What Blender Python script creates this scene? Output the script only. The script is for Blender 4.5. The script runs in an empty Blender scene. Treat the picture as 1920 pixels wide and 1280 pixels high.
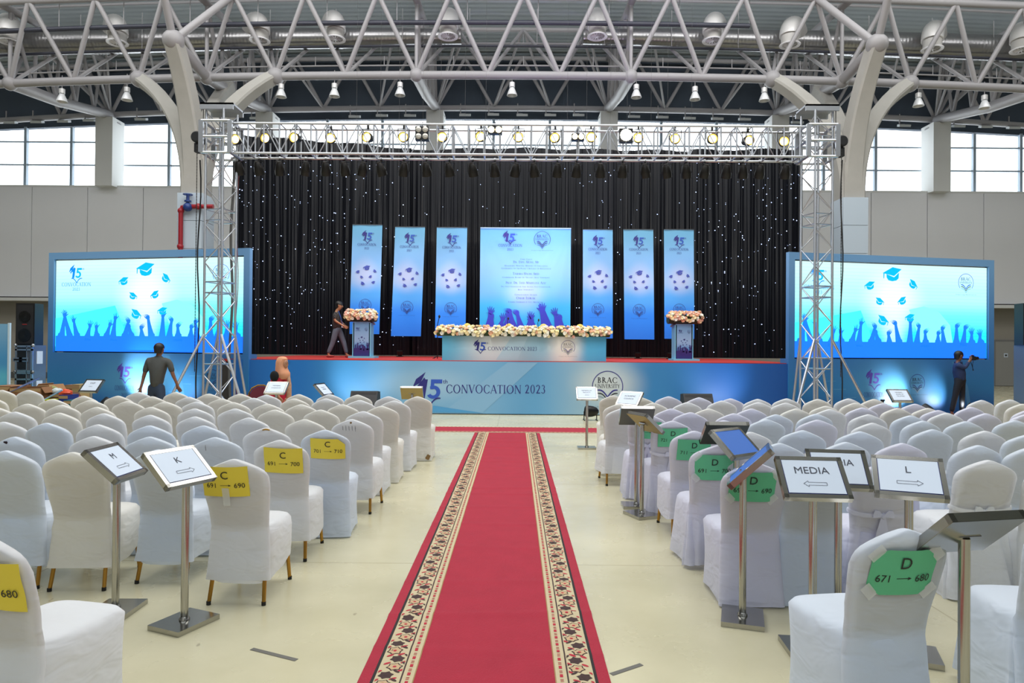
import bpy, bmesh, math, random
import numpy as np
from mathutils import Vector, Matrix
random.seed(7)
PI = math.pi
R = math.radians
scene = bpy.context.scene
col = scene.collection

# ------------------------------------------------------------------ camera
FPX = 1280.0
EYE = Vector((0, 0, 1.62))
yc_ = Vector((6 / FPX, -10 / FPX, -1)).normalized()
xc_ = Vector((1, -.0079, 0)); xc_ = (xc_ - yc_ * xc_.dot(yc_)).normalized()
zc_ = xc_.cross(yc_)
CAMR = Matrix((xc_, yc_, zc_))          # rows = world axes in camera space -> camera-to-world
cam_data = bpy.data.cameras.new('camera')
cam_data.lens = 24; cam_data.sensor_width = 36
cam_data.clip_end = 300
cam = bpy.data.objects.new('camera', cam_data)
col.objects.link(cam)
cam.matrix_world = Matrix.Translation(EYE) @ CAMR.to_4x4()
scene.camera = cam

def at(px, py, d):
    """world point at depth d (along the aisle) seen at photo pixel px,py"""
    r = CAMR @ Vector(((px - 960) / FPX, -(py - 640) / FPX, -1))
    return EYE + r * (d / r.y)

def atz(px, py, z):
    r = CAMR @ Vector(((px - 960) / FPX, -(py - 640) / FPX, -1))
    return EYE + r * ((z - EYE.z) / r.z)

# ------------------------------------------------------------------ view, world, lights
scene.view_settings.view_transform = 'Standard'
scene.view_settings.look = 'None'
scene.view_settings.exposure = 0.18
scene.view_settings.gamma = 1
scene.view_settings.use_curve_mapping = False
world = bpy.data.worlds.new('world'); scene.world = world
world.use_nodes = True
bg = world.node_tree.nodes['Background']
bg.inputs[0].default_value = (0.93, 0.97, 1.0, 1)
bg.inputs[1].default_value = 3.4

def area(name, loc, size, energy, rot=(0, 0, 0), color=(1, 1, 1), sy=None):
    l = bpy.data.lights.new(name, 'AREA'); l.energy = energy; l.color = color
    l.size = size
    if sy: l.shape = 'RECTANGLE'; l.size_y = sy
    o = bpy.data.objects.new(name, l); col.objects.link(o); o.location = loc; o.rotation_euler = rot
    return o

def spot(name, loc, target, energy, angle, color=(1, 1, 1), blend=.6, radius=.12):
    l = bpy.data.lights.new(name, 'SPOT'); l.energy = energy; l.color = color
    l.spot_size = R(angle); l.spot_blend = blend; l.shadow_soft_size = radius
    o = bpy.data.objects.new(name, l); col.objects.link(o); o.location = loc
    d = Vector(target) - Vector(loc)
    o.rotation_euler = d.to_track_quat('-Z', 'Y').to_euler()
    return o

area('overhead_area_light', (0, 7, 14.6), 26, 2100, color=(.97, .98, 1.0), sy=7)
area('overhead_area_light', (0, 14.5, 14.4), 30, 1900, color=(1.0, .98, .94), sy=5)
area('overhead_area_light', (0, 20.8, 15.0), 46, 1500, rot=(R(44), 0, 0), color=(1.0, 1.0, 1.0), sy=2.5)  # added lamp, tilted at the back wall to brighten it
area('hall_bounce_light', (0, -6, 10), 22, 620, rot=(R(60), 0, 0), color=(.88, .94, 1.0), sy=6)
area('stage_wash_light', (0, 16.1, 5.6), 11, 110, rot=(R(42), 0, 0), color=(1, .95, .88), sy=.3)
for sx in (-6.5, -4, -1.6, 1.6, 4.2, 6.5):
    spot('truss_spot_light', (sx, 15.95, 5.6), (sx * .8, 20.5, 3.2), 170, 40, (1, .97, .93))
for sx in (-1.6, 1.6):
    spot('table_spot_light', (sx, 14.9, 5.6), (sx * .9 + .2, 16.6, 1.9), 200, 36, (1, .93, .78))
spot('purple_stage_light', (0, 17.8, 1.6), (0, 24, 11.5), 3200, 75, (.62, .5, 1.0), 1, .3)

# ------------------------------------------------------------------ materials
def lin(c):
    out = []
    for v in c[:3]:
        v = v / 255.0
        out.append(v / 12.92 if v <= .04045 else ((v + .055) / 1.055) ** 2.4)
    return (*out, 1)

MATS = {}
def mat(name, rgb, rough=.6, metal=0, emit=0, spec=.5, bump=0, bscale=20, noise=0, nscale=4, sheen=0, coat=0):
    if name in MATS: return MATS[name]
    m = bpy.data.materials.new(name); m.use_nodes = True
    nt = m.node_tree; b = nt.nodes['Principled BSDF']
    b.inputs['Base Color'].default_value = lin(rgb)
    b.inputs['Roughness'].default_value = rough
    b.inputs['Metallic'].default_value = metal
    b.inputs['Specular IOR Level'].default_value = spec
    if coat: b.inputs['Coat Weight'].default_value = coat
    if sheen:
        b.inputs['Sheen Weight'].default_value = sheen
    if emit:
        b.inputs['Emission Color'].default_value = lin(rgb); b.inputs['Emission Strength'].default_value = emit
    if noise or bump:
        tc = nt.nodes.new('ShaderNodeTexCoord')
    if noise:
        n = nt.nodes.new('ShaderNodeTexNoise'); n.inputs['Scale'].default_value = nscale; n.inputs['Detail'].default_value = 5
        nt.links.new(tc.outputs['Object'], n.inputs['Vector'])
        mx = nt.nodes.new('ShaderNodeMix'); mx.data_type = 'RGBA'
        c = lin(rgb)
        mx.inputs[6].default_value = (*[v * (1 - noise) for v in c[:3]], 1)
        mx.inputs[7].default_value = (*[min(1, v * (1 + noise * .6)) for v in c[:3]], 1)
        nt.links.new(n.outputs['Fac'], mx.inputs[0]); nt.links.new(mx.outputs[2], b.inputs['Base Color'])
    if bump:
        n2 = nt.nodes.new('ShaderNodeTexNoise'); n2.inputs['Scale'].default_value = bscale; n2.inputs['Detail'].default_value = 3
        nt.links.new(tc.outputs['Object'], n2.inputs['Vector'])
        bp = nt.nodes.new('ShaderNodeBump'); bp.inputs['Strength'].default_value = bump; bp.inputs['Distance'].default_value = .02
        nt.links.new(n2.outputs['Fac'], bp.inputs['Height']); nt.links.new(bp.outputs[0], b.inputs['Normal'])
    MATS[name] = m
    return m

def ramp_mat(name, axis, stops, rough=.5, emit=0, coord='Object', extra=None, scan=0):
    """vertical or horizontal printed gradient; stops [(coordinate, rgb)] in object metres"""
    m = bpy.data.materials.new(name); m.use_nodes = True; nt = m.node_tree; b = nt.nodes['Principled BSDF']
    tc = nt.nodes.new('ShaderNodeTexCoord'); sp = nt.nodes.new('ShaderNodeSeparateXYZ')
    nt.links.new(tc.outputs[coord], sp.inputs[0])
    lo, hi = stops[0][0], stops[-1][0]
    mr = nt.nodes.new('ShaderNodeMapRange'); mr.inputs[1].default_value = lo; mr.inputs[2].default_value = hi
    nt.links.new(sp.outputs[axis], mr.inputs[0])
    cr = nt.nodes.new('ShaderNodeValToRGB'); cr.color_ramp.interpolation = 'EASE'
    while len(cr.color_ramp.elements) < len(stops): cr.color_ramp.elements.new(.5)
    for e, (p, c) in zip(cr.color_ramp.elements, stops):
        e.position = (p - lo) / (hi - lo); e.color = lin(c)
    nt.links.new(mr.outputs[0], cr.inputs[0])
    out = cr.outputs[0]
    if extra:   # soft ellipses of lighter print: (cx, cz, rx, rz, rgb, strength)
        for (cx, cz, rx, rz, rgb, s) in extra:
            mp = nt.nodes.new('ShaderNodeMapping'); mp.inputs['Location'].default_value = (-cx / rx, 0, -cz / rz)
            mp.inputs['Scale'].default_value = (1 / rx, 0, 1 / rz)
            nt.links.new(tc.outputs[coord], mp.inputs[0])
            ln = nt.nodes.new('ShaderNodeVectorMath'); ln.operation = 'LENGTH'; nt.links.new(mp.outputs[0], ln.inputs[0])
            m2 = nt.nodes.new('ShaderNodeMapRange'); m2.interpolation_type = 'SMOOTHSTEP'
            m2.inputs[1].default_value = 1; m2.inputs[2].default_value = 0.1; m2.inputs[3].default_value = 0; m2.inputs[4].default_value = s
            nt.links.new(ln.outputs['Value'], m2.inputs[0])
            mx = nt.nodes.new('ShaderNodeMix'); mx.data_type = 'RGBA'; mx.inputs[7].default_value = lin(rgb)
            nt.links.new(m2.outputs[0], mx.inputs[0]); nt.links.new(out, mx.inputs[6]); out = mx.outputs[2]
    if scan:
        wv = nt.nodes.new('ShaderNodeMath'); wv.operation = 'MULTIPLY'; wv.inputs[1].default_value = 2 * PI / scan
        nt.links.new(sp.outputs[2], wv.inputs[0])
        sn = nt.nodes.new('ShaderNodeMath'); sn.operation = 'SINE'; nt.links.new(wv.outputs[0], sn.inputs[0])
        m3 = nt.nodes.new('ShaderNodeMapRange'); m3.inputs[1].default_value = .75; m3.inputs[2].default_value = 1; m3.inputs[3].default_value = 1; m3.inputs[4].default_value = .86
        nt.links.new(sn.outputs[0], m3.inputs[0])
        vm = nt.nodes.new('ShaderNodeVectorMath'); vm.operation = 'SCALE'
        nt.links.new(out, vm.inputs[0]); nt.links.new(m3.outputs[0], vm.inputs['Scale']); out = vm.outputs[0]
    if emit:
        nt.links.new(out, b.inputs['Emission Color']); b.inputs['Emission Strength'].default_value = emit
        b.inputs['Base Color'].default_value = (.01, .01, .01, 1)
    else:
        nt.links.new(out, b.inputs['Base Color'])
    b.inputs['Roughness'].default_value = rough
    return m

steel = mat('painted_roof_steel', (158, 156, 158), .45, noise=.10, nscale=1.2)
concrete = mat('pale_concrete', (172, 170, 164), .8, noise=.12, nscale=2.5, bump=.15, bscale=8)
alu = mat('aluminium_truss', (200, 203, 208), .32, .85)
chrome = mat('polished_steel', (178, 177, 172), .18, 1.0, noise=.1, nscale=9)
gold = mat('gold_metal', (176, 132, 58), .3, .9)
rubber = mat('black_rubber', (18, 18, 18), .6)
blackm = mat('black_metal', (22, 22, 24), .4, .3)
blackp = mat('black_plastic', (16, 17, 19), .55)
warm_lens = mat('lit_warm_lens', (255, 232, 170), .3, emit=9)
flood_lens = mat('lit_flood_lens', (255, 250, 225), .3, emit=45)
cool_lens = mat('lit_cool_lens', (255, 240, 225), .3, emit=7)
dull_lens = mat('unlit_glass_lens', (190, 185, 175), .15, .3)
navy = mat('navy_print', (38, 38, 120), .5)
blue_p = mat('royal_blue_print', (45, 85, 185), .5)
black_p = mat('black_print', (22, 24, 34), .5)
white_p = mat('white_paper', (206, 218, 232), .6)
white_wall = mat('white_wall_paint', (215, 216, 214), .7)

# ------------------------------------------------------------------ mesh helpers
def link(name, me, parent=None, inv=None):
    o = bpy.data.objects.new(name, me); col.objects.link(o)
    if parent is not None:
        o.parent = parent
        if inv is not None: o.matrix_parent_inverse = inv
    return o

class MB:
    def __init__(s): s.v = []; s.f = []; s.mi = []; s.mats = []
    def m(s, material):
        if material not in s.mats: s.mats.append(material)
        return s.mats.index(material)
    def add(s, vs, fs, material=None):
        b = len(s.v); s.v += [tuple(v) for v in vs]; s.f += [tuple(i + b for i in f) for f in fs]
        k = s.m(material) if material is not None else 0
        s.mi += [k] * len(fs); return s
    def box(s, c, d, material=None, rot=None):
        x, y, z = d[0] / 2, d[1] / 2, d[2] / 2
        vs = [Vector((i * x, j * y, k * z)) for i in (-1, 1) for j in (-1, 1) for k in (-1, 1)]
        if rot is not None: vs = [rot @ v for v in vs]
        vs = [v + Vector(c) for v in vs]
        return s.add(vs, [(0, 1, 3, 2), (4, 6, 7, 5), (0, 4, 5, 1), (2, 3, 7, 6), (0, 2, 6, 4), (1, 5, 7, 3)], material)
    def bbox(s, lo, hi, material=None):
        c = [(a + b) / 2 for a, b in zip(lo, hi)]; return s.box(c, [b - a for a, b in zip(lo, hi)], material)
    def tube(s, pts, r, n=10, material=None, cap=True):
        pts = [Vector(p) for p in pts]
        rs = r if isinstance(r, (list, tuple)) else [r] * len(pts)
        vs = []; fs = []
        up = None
        for i, p in enumerate(pts):
            t = (pts[min(i + 1, len(pts) - 1)] - pts[max(i - 1, 0)]).normalized()
            if up is None:
                up = Vector((0, 0, 1)) if abs(t.z) < .9 else Vector((1, 0, 0))
            a = t.cross(up).normalized(); b = a.cross(t).normalized(); up = b
            for k in range(n):
                an = 2 * PI * k / n
                vs.append(p + (a * math.cos(an) + b * math.sin(an)) * rs[i])
        for i in range(len(pts) - 1):
            for k in range(n):
                fs.append((i * n + k, i * n + (k + 1) % n, (i + 1) * n + (k + 1) % n, (i + 1) * n + k))
        if cap:
            fs.append(tuple(range(n))[::-1]); fs.append(tuple(range((len(pts) - 1) * n, len(pts) * n)))
        return s.add(vs, fs, material)
    def loft(s, rings, material=None, cap=True, closed=True):
        n = len(rings[0]); vs = [v for r in rings for v in r]; fs = []
        for i in range(len(rings) - 1):
            for k in range(n if closed else n - 1):
                fs.append((i * n + k, i * n + (k + 1) % n, (i + 1) * n + (k + 1) % n, (i + 1) * n + k))
        if cap:
            fs.append(tuple(range(n))[::-1]); fs.append(tuple(range((len(rings) - 1) * n, len(rings) * n)))
        return s.add(vs, fs, material)
    def lathe(s, prof, n=20, c=(0, 0, 0), material=None, axis=None, cap=True):
        q = Vector((0, 0, 1)).rotation_difference(Vector(axis)).to_matrix() if axis is not None else Matrix.Identity(3)
        rings = [[q @ Vector((r * math.cos(2 * PI * k / n), r * math.sin(2 * PI * k / n), z)) + Vector(c) for k in range(n)] for r, z in prof]
        return s.loft(rings, material, cap)
    def sphere(s, c, r, n=14, m=8, material=None, sc=(1, 1, 1)):
        rings = []
        for i in range(m + 1):
            a = PI * (i + .02 if i == 0 else (i - .02 if i == m else i)) / m
            rings.append([Vector((c[0] + sc[0] * r * math.sin(a) * math.cos(2 * PI * k / n), c[1] + sc[1] * r * math.sin(a) * math.sin(2 * PI * k / n), c[2] - sc[2] * r * math.cos(a))) for k in range(n)])
        return s.loft(rings, material)
    def mesh(s, name, smooth=True, mats=None, angle=40):
        me = bpy.data.meshes.new(name); me.from_pydata(s.v, [], s.f)
        for m_ in (mats or s.mats): me.materials.append(m_)
        if s.mi and len(me.materials) > 1: me.polygons.foreach_set('material_index', s.mi)
        bm = bmesh.new(); bm.from_mesh(me); bmesh.ops.recalc_face_normals(bm, faces=bm.faces); bm.to_mesh(me); bm.free()
        if smooth:
            me.polygons.foreach_set('use_smooth', [True] * len(me.polygons))
            me.set_sharp_from_angle(angle=R(angle))
        me.update(); return me
    def obj(s, name, parent=None, smooth=True, inv=None, angle=40):
        return link(name, s.mesh(name, smooth, angle=angle), parent, inv)

def tag(o, label=None, cat=None, group=None, kind=None):
    if label: o['label'] = label
    if cat: o['category'] = cat
    if group: o['group'] = group
    if kind: o['kind'] = kind
    return o

def thing(name, label, cat, loc=(0, 0, 0), rotz=0, group=None, kind=None):
    o = bpy.data.objects.new(name, None); col.objects.link(o); o.empty_display_size = .1
    o.location = loc; o.rotation_euler = (0, 0, rotz)
    return tag(o, label, cat, group, kind)

def inv_of(o):
    return (Matrix.Translation(o.location) @ o.rotation_euler.to_matrix().to_4x4()).inverted()

RODS = {}
def rod(name, parent, p0, p1, r, material, n=10, world=True):
    """one straight round bar; all bars of a material share one mesh"""
    key = (material.name, n)
    if key not in RODS:
        b = MB(); b.tube([(0, 0, 0), (0, 0, 1)], 1, n, material); RODS[key] = b.mesh('round_bar')
    p0 = Vector(p0); p1 = Vector(p1); d = p1 - p0
    o = link(name, RODS[key], parent)
    M = Matrix.Translation(p0) @ d.to_track_quat('Z', 'Y').to_matrix().to_4x4() @ Matrix.Diagonal((r, r, d.length, 1))
    if parent is not None and world: M = inv_of(parent) @ M
    o.matrix_local = M
    return o

def dup(root, loc, rotz=None, **tags):
    c = root.copy(); col.objects.link(c); c.location = loc
    if rotz is not None: c.rotation_euler = (0, 0, rotz)
    tag(c, **tags)
    for ch in root.children:
        d = ch.copy(); col.objects.link(d); d.parent = c
        for g in ch.children:
            e = g.copy(); col.objects.link(e); e.parent = d
    return c

ORD = ['', 'first', 'second', 'third', 'fourth', 'fifth', 'sixth', 'seventh', 'eighth', 'ninth', 'tenth', 'eleventh', 'twelfth', 'thirteenth', 'fourteenth', 'fifteenth', 'sixteenth', 'seventeenth', 'eighteenth', 'nineteenth', 'twentieth']
def nth(k):
    if k <= 20: return ORD[k]
    return {2: 'twenty-', 3: 'thirty-', 4: 'forty-'}[k // 10] + ORD[k % 10] if k % 10 else {2: 'twentieth', 3: 'thirtieth', 4: 'fortieth'}[k // 10]

# ------------------------------------------------------------------ flat print: glyphs and art
T_, t_, s_ = .14, .055, .045
def ring2(cx, cy, rx, ry, tx, ty, a0, a1, n=18):
    o = []; i_ = []
    for k in range(n + 1):
        a = R(a0 + (a1 - a0) * k / n)
        o.append((cx + rx * math.cos(a), cy + ry * math.sin(a))); i_.append((cx + (rx - tx) * math.cos(a), cy + (ry - ty) * math.sin(a)))
    return [[o[k], o[k + 1], i_[k + 1], i_[k]] for k in range(n)]
def bar2(x0, y0, x1, y1, w): return [[(x0 - w / 2, y0), (x0 + w / 2, y0), (x1 + w / 2, y1), (x1 - w / 2, y1)]]
def rc(x0, y0, x1, y1): return [[(x0, y0), (x1, y0), (x1, y1), (x0, y1)]]
def sf(x, y, w): return rc(x - w / 2, y - (s_ if y > .5 else 0), x + w / 2, y + (0 if y > .5 else s_))
def stem(x, w=T_): return bar2(x, 0, x, 1, w) + sf(x, 0, w + .16) + sf(x, 1, w + .16)
GL = {
 'A': (.84, lambda: bar2(.08, 0, .42, 1, .06) + bar2(.76, 0, .42, 1, .15) + rc(.2, .32, .62, .37) + sf(.08, 0, .22) + sf(.76, 0, .26)),
 'B': (.66, lambda: stem(.16) + ring2(.2, .74, .30, .26, T_, t_, -90, 90) + ring2(.2, .27, .38, .27, T_, t_, -90, 90)),
 'C': (.86, lambda: ring2(.48, .5, .44, .52, T_, t_, 42, 318, 26) + rc(.79, .7, .83, .9) + rc(.79, .1, .83, .28)),
 'D': (.86, lambda: stem(.16) + ring2(.22, .5, .58, .5, T_, t_, -90, 90)),
 'E': (.6, lambda: stem(.16) + rc(.16, .95, .52, 1) + rc(.16, 0, .56, .05) + rc(.16, .48, .45, .53) + rc(.5, .84, .53, 1) + rc(.53, 0, .57, .16)),
 'F': (.56, lambda: stem(.16) + rc(.16, .95, .52, 1) + rc(.16, .48, .45, .53) + rc(.5, .84, .53, 1)),
 'G': (.9, lambda: ring2(.48, .5, .44, .52, T_, t_, 42, 318, 26) + rc(.74, .08, .86, .42) + sf(.8, .44, .24)),
 'H': (.88, lambda: stem(.16) + stem(.72) + rc(.16, .48, .72, .53)),
 'I': (.34, lambda: stem(.16)),
 'J': (.36, lambda: bar2(.18, -.15, .18, 1, T_) + sf(.18, 1, .3)),
 'K': (.78, lambda: stem(.16) + bar2(.2, .45, .62, 1, .06) + bar2(.68, 0, .32, .55, .16) + sf(.62, 1, .2) + sf(.68, 0, .22)),
 'L': (.6, lambda: stem(.16) + rc(.16, 0, .56, .05) + rc(.53, 0, .57, .18)),
 'M': (1.02, lambda: bar2(.12, 0, .16, 1, .06) + bar2(.5, .05, .2, 1, .14) + bar2(.5, .05, .82, 1, .06) + bar2(.88, 0, .84, 1, T_) + sf(.12, 0, .2) + sf(.88, 0, .28)),
 'N': (.92, lambda: bar2(.14, 0, .14, 1, .06) + bar2(.76, 0, .16, 1, .15) + bar2(.78, 0, .78, 1, .06) + sf(.14, 0, .2) + sf(.78, 1, .2)),
 'O': (.98, lambda: ring2(.49, .5, .46, .52, T_, t_, 0, 360, 34)),
 'P': (.62, lambda: stem(.16) + ring2(.2, .72, .36, .28, T_, t_, -90, 90)),
 'Q': (.98, lambda: ring2(.49, .5, .46, .52, T_, t_, 0, 360, 34) + bar2(1.0, -.2, .5, .05, .14)),
 'R': (.76, lambda: stem(.16) + ring2(.2, .73, .34, .27, T_, t_, -90, 90) + bar2(.7, 0, .32, .48, .16) + sf(.72, 0, .18)),
 'S': (.56, lambda: ring2(.28, .75, .2, .26, .08, .07, 30, 250) + ring2(.26, .26, .24, .27, .1, .07, -150, 80) + [[(.14, .66), (.3, .52), (.36, .52), (.2, .7)]]),
 'T': (.72, lambda: stem(.36) + rc(.02, .95, .7, 1) + rc(.01, .82, .05, 1) + rc(.67, .82, .71, 1)),
 'U': (.86, lambda: bar2(.16, .3, .16, 1, T_) + bar2(.72, .3, .72, 1, .06) + ring2(.42, .32, .33, .33, T_, t_, 180, 360) + sf(.16, 1, .28) + sf(.72, 1, .2)),
 'V': (.82, lambda: bar2(.42, 0, .1, 1, .15) + bar2(.42, 0, .74, 1, .06) + sf(.1, 1, .26) + sf(.74, 1, .2)),
 'W': (1.2, lambda: bar2(.36, 0, .1, 1, .14) + bar2(.36, 0, .6, 1, .06) + bar2(.84, 0, .6, 1, .14) + bar2(.84, 0, 1.08, 1, .06) + sf(.1, 1, .24) + sf(1.08, 1, .2)),
 'X': (.8, lambda: bar2(.7, 0, .12, 1, .15) + bar2(.1, 0, .68, 1, .06)),
 'Y': (.74, lambda: bar2(.36, 0, .36, .5, T_) + bar2(.36, .45, .08, 1, .14) + bar2(.36, .45, .66, 1, .06) + sf(.36, 0, .28) + sf(.08, 1, .22) + sf(.66, 1, .18)),
 'Z': (.74, lambda: bar2(.1, .03, .62, .97, .12) + rc(.06, .95, .68, 1) + rc(.06, 0, .7, .05)),
 '0': (.66, lambda: ring2(.32, .5, .28, .52, .12, .05, 0, 360, 30)),
 '2': (.62, lambda: ring2(.28, .73, .24, .28, .12, .05, -20, 170) + [[(.06, 0), (.2, 0), (.52, .64), (.4, .66)]] + rc(.06, 0, .56, .09)),
 '3': (.58, lambda: ring2(.26, .76, .2, .25, .11, .05, -80, 150) + ring2(.24, .28, .26, .29, .12, .05, -150, 85)),
 '.': (.22, lambda: rc(.06, 0, .16, .1)), ',': (.22, lambda: rc(.06, -.1, .15, .1)), '-': (.34, lambda: rc(.04, .42, .3, .48)),
 '&': (.8, lambda: ring2(.34, .76, .18, .25, .08, .05, 0, 360) + ring2(.34, .27, .3, .28, .12, .05, 0, 360)), ' ': (.4, lambda: []),
}
BF = {}
def bfont(txt):
    if txt not in BF:
        cu = bpy.data.curves.new('t', 'FONT'); cu.body = txt; cu.size = 1; cu.resolution_u = 3
        o = bpy.data.objects.new('t', cu); col.objects.link(o)
        dg = bpy.context.evaluated_depsgraph_get()
        me = bpy.data.meshes.new_from_object(o.evaluated_get(dg))
        vs = [(v.co.x, v.co.y) for v in me.vertices]; fs = [tuple(p.vertices) for p in me.polygons]
        bpy.data.objects.remove(o); bpy.data.curves.remove(cu); bpy.data.meshes.remove(me)
        xs = [v[0] for v in vs] or [0]
        BF[txt] = (vs, fs, min(xs), max(xs))
    return BF[txt]

class Art:
    """flat printing laid on a plane: origin o, unit vectors u (right) and v (up), n towards the reader"""
    def __init__(s, o, u, v, n):
        s.o, s.u, s.v, s.n = Vector(o), Vector(u), Vector(v), Vector(n); s.lay = {}; s.c = 0
    def P(s, x, y, l): return s.o + s.u * x + s.v * y + s.n * (.0015 + .0012 * l)
    def mb(s, key): return s.lay.setdefault(key, MB())
    def polys(s, key, ps, material, l=0, sc=1, dx=0, dy=0, shear=0):
        b = s.mb(key)
        for p in ps:
            s.c += 1
            b.add([s.P(dx + sc * (x + shear * y), dy + sc * y, l + .08 * (s.c % 11)) for x, y in p], [tuple(range(len(p)))], material)
    def serif(s, key, txt, x, y, h, material, align='c', l=0, w=None, small=False):
        adv = []; tot = 0
        for i, ch in enumerate(txt):
            k = h * (.78 if small and i and txt[i - 1] not in ' -' and ch.isalpha() else 1)
            a = GL.get(ch.upper(), GL['O'])[0] + .06; adv.append((tot, k, ch.upper())); tot += a * k
        kx = 1 if w is None else w / tot
        x0 = x - tot * kx / 2 if align == 'c' else x
        b = s.mb(key)
        for (a, k, ch) in adv:
            if ch not in GL: continue
            for p in GL[ch][1]():
                s.c += 1
                b.add([s.P(x0 + (a + px_ * k) * kx, y + py_ * k, l + .08 * (s.c % 11)) for px_, py_ in p], [tuple(range(len(p)))], material)
    def sans(s, key, txt, x, y, h, material, l=0, w=None, align='c'):
        vs, fs, a, e = bfont(txt); k = h / .73
        kx = k if w is None else w / (e - a)
        x0 = x - (a + e) / 2 * kx if align == 'c' else x - a * kx
        s.mb(key).add([s.P(x0 + vx * kx, y + vy * k, l) for vx, vy in vs], fs, material)
    def done(s, parent, inv=None):
        for k, b in s.lay.items():
            if b.v: b.obj(k.split('#')[0], parent, smooth=False, inv=inv)
    # --- compound marks
    def cap(s, key, x, y, w, material, rot=0, l=0, flip=1):
        c, sn = math.cos(rot), math.sin(rot)
        def tr(p): return [(x + w * flip * (a * c - b * sn), y + w * (a * sn + b * c)) for a, b in p]
        s.polys(key, [tr([(-.5, .02), (.02, .3), (.5, .22), (.1, -.1)])], material, l)
        s.polys(key, [tr([(-.3, -.02), (.1, -.16), (.36, .06), (.34, -.2), (.22, -.3), (.0, -.34), (-.2, -.3), (-.29, -.18)])], material, l)
        s.polys(key, [tr([(-.46, .03), (-.40, .03), (-.42, -.22), (-.46, -.22)])], material, l)
    def caps(s, key, x, y, w, material, l=0):
        for (dx, dy, sw, ro, fl) in ((.02, .42, .34, 0, 1), (-.38, .2, .2, .15, 1), (.4, .24, .19, .55, -1), (-.2, -.08, .17, .25, -1), (.2, -.06, .18, .35, 1), (-.14, -.42, .22, .35, -1), (.34, -.36, .19, .05, 1)):
            s.cap('%s#%d_%.3f' % (key, round(dx * 100), x), x + dx * w, y + dy * w * .86, sw * w, material, ro, l, fl)
    def logo15(s, x, y, h, dark, mid, l=0, hat=True):
        """mortarboard, the figure 15 and th, and the open-book mark; h = figure height, x,y = figure centre"""
        if hat:
            s.polys('cap_emblem', [[(-1.05, .0), (-.8, .62), (.0, 1.22), (-.42, .33)], [(-.72, .0), (-.42, .36), (-.1, .78), (.05, .5), (-.15, .22), (-.45, -.02), (-.72, -.1)], [(-1.0, .05), (-.93, .1), (-.62, -.1), (-.66, -.36), (-.74, -.3), (-.78, -.1)]], dark, l, h * .62, x - h * .22, y + h * .12)
        s.polys('figure_fifteen', [[(-.5, -.5), (-.26, -.5), (-.1, .5), (-.3, .5), (-.62, .2), (-.62, .04), (-.42, .14)]], dark, l + 1, h, x, y)
        s.polys('figure_fifteen', rc(.04, .3, .62, .5) + [[(.02, .0), (.2, .0), (.24, .5), (.06, .5)]] + ring2(.2, -.16, .36, .34, .2, .17, -150, 125, 20), mid, l + 1, h, x, y, shear=.06)
        s.sans('lettering', 'th', x + h * .8, y + h * .3, h * .22, dark, l + 1)
    def book(s, x, y, w, material, l=0, th=.09, key='book_mark'):
        n = 8; up = []; lo = []
        for k in range(n + 1):
            a = k / n; yy = .32 * (1 - (1 - a) ** 1.0) + .12 * math.sin(a * PI)
            up.append((a * .5, yy)); lo.append((a * .5, yy - th * (1.2 - .6 * a)))
        for sx in (-1, 1):
            s.polys(key, [[(sx * up[k][0], up[k][1]), (sx * up[k + 1][0], up[k + 1][1]), (sx * lo[k + 1][0], lo[k + 1][1]), (sx * lo[k][0], lo[k][1])] for k in range(n)], material, l, w, x, y)
    def seal(s, x, y, r, ringm, txtm, greym, tiny=True, l=0):
        s.polys('ring_emblem', ring2(0, 0, 1, 1, .05, .05, -38, 218, 44), ringm, l, r, x, y)
        s.serif('lettering', 'BRAC', x, y + .22 * r, .36 * r, txtm, l=l, w=1.3 * r)
        s.serif('lettering', 'UNIVERSITY', x, y - .1 * r, .24 * r, txtm, l=l, w=1.62 * r)
        s.book(x, y - .62 * r, 1.3 * r, ringm, l); s.book(x, y - .84 * r, 1.3 * r, black_p, l, .07); s.book(x, y - 1.04 * r, 1.25 * r, greym, l, .06)
        if tiny: s.sans('lettering', 'I n s p i r i n g   E x c e l l e n c e', x, y - 1.36 * r, .11 * r, txtm, l=l, w=2.6 * r)
    def arm(s, key, x, y, h, lean, material, kind=0, l=0, hs=.3, flip=1):
        """raised arm with an open hand; hs = hand length, metres"""
        wv = Vector((lean, 1)).normalized(); sd = Vector((wv.y, -wv.x)) * flip; base = Vector((x, y)); W = base + wv * h
        def q(a, b): p = base + wv * (a * h) + sd * (b * hs); return (p.x, p.y)
        def g(a, b): p = W + wv * (a * hs) + sd * (b * hs); return (p.x, p.y)
        s.polys(key, [[q(-.1, -.55), q(-.1, .55), q(.2, .42), q(.5, .32), q(.8, .24), q(1.02, .18), q(1.02, -.18), q(.8, -.2), q(.5, -.27), q(.2, -.38)]], material, l)
        s.polys(key, [[g(-.06, -.16), g(-.06, .16), g(.14, .25), (g(.42, .26)), g(.45, -.22), g(.16, -.24)]], material, l)
        F_ = {0: ((-.18, -.2, .38, 0), (-.07, -.07, .52, 0), (.06, .06, .52, 0), (.18, .22, .42, 0)), 1: ((-.14, .1, .5, 0), (.0, .12, .42, 0), (.13, .24, .32, 0)), 2: ((-.14, .25, .26, .2), (-.02, .34, .3, .2), (.1, .4, .22, .2), (.18, .45, .14, .1))}[kind]
        for bx, dx, ln, cu in F_:
            s.polys(key, [[g(.38, bx - .06), g(.38, bx + .06), g(.42 + ln * .6, bx + dx * .6 + .05), g(.42 + ln, bx + dx + cu + .03), g(.42 + ln, bx + dx + cu - .03), g(.42 + ln * .6, bx + dx * .6 - .05)]], material, l)
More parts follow.
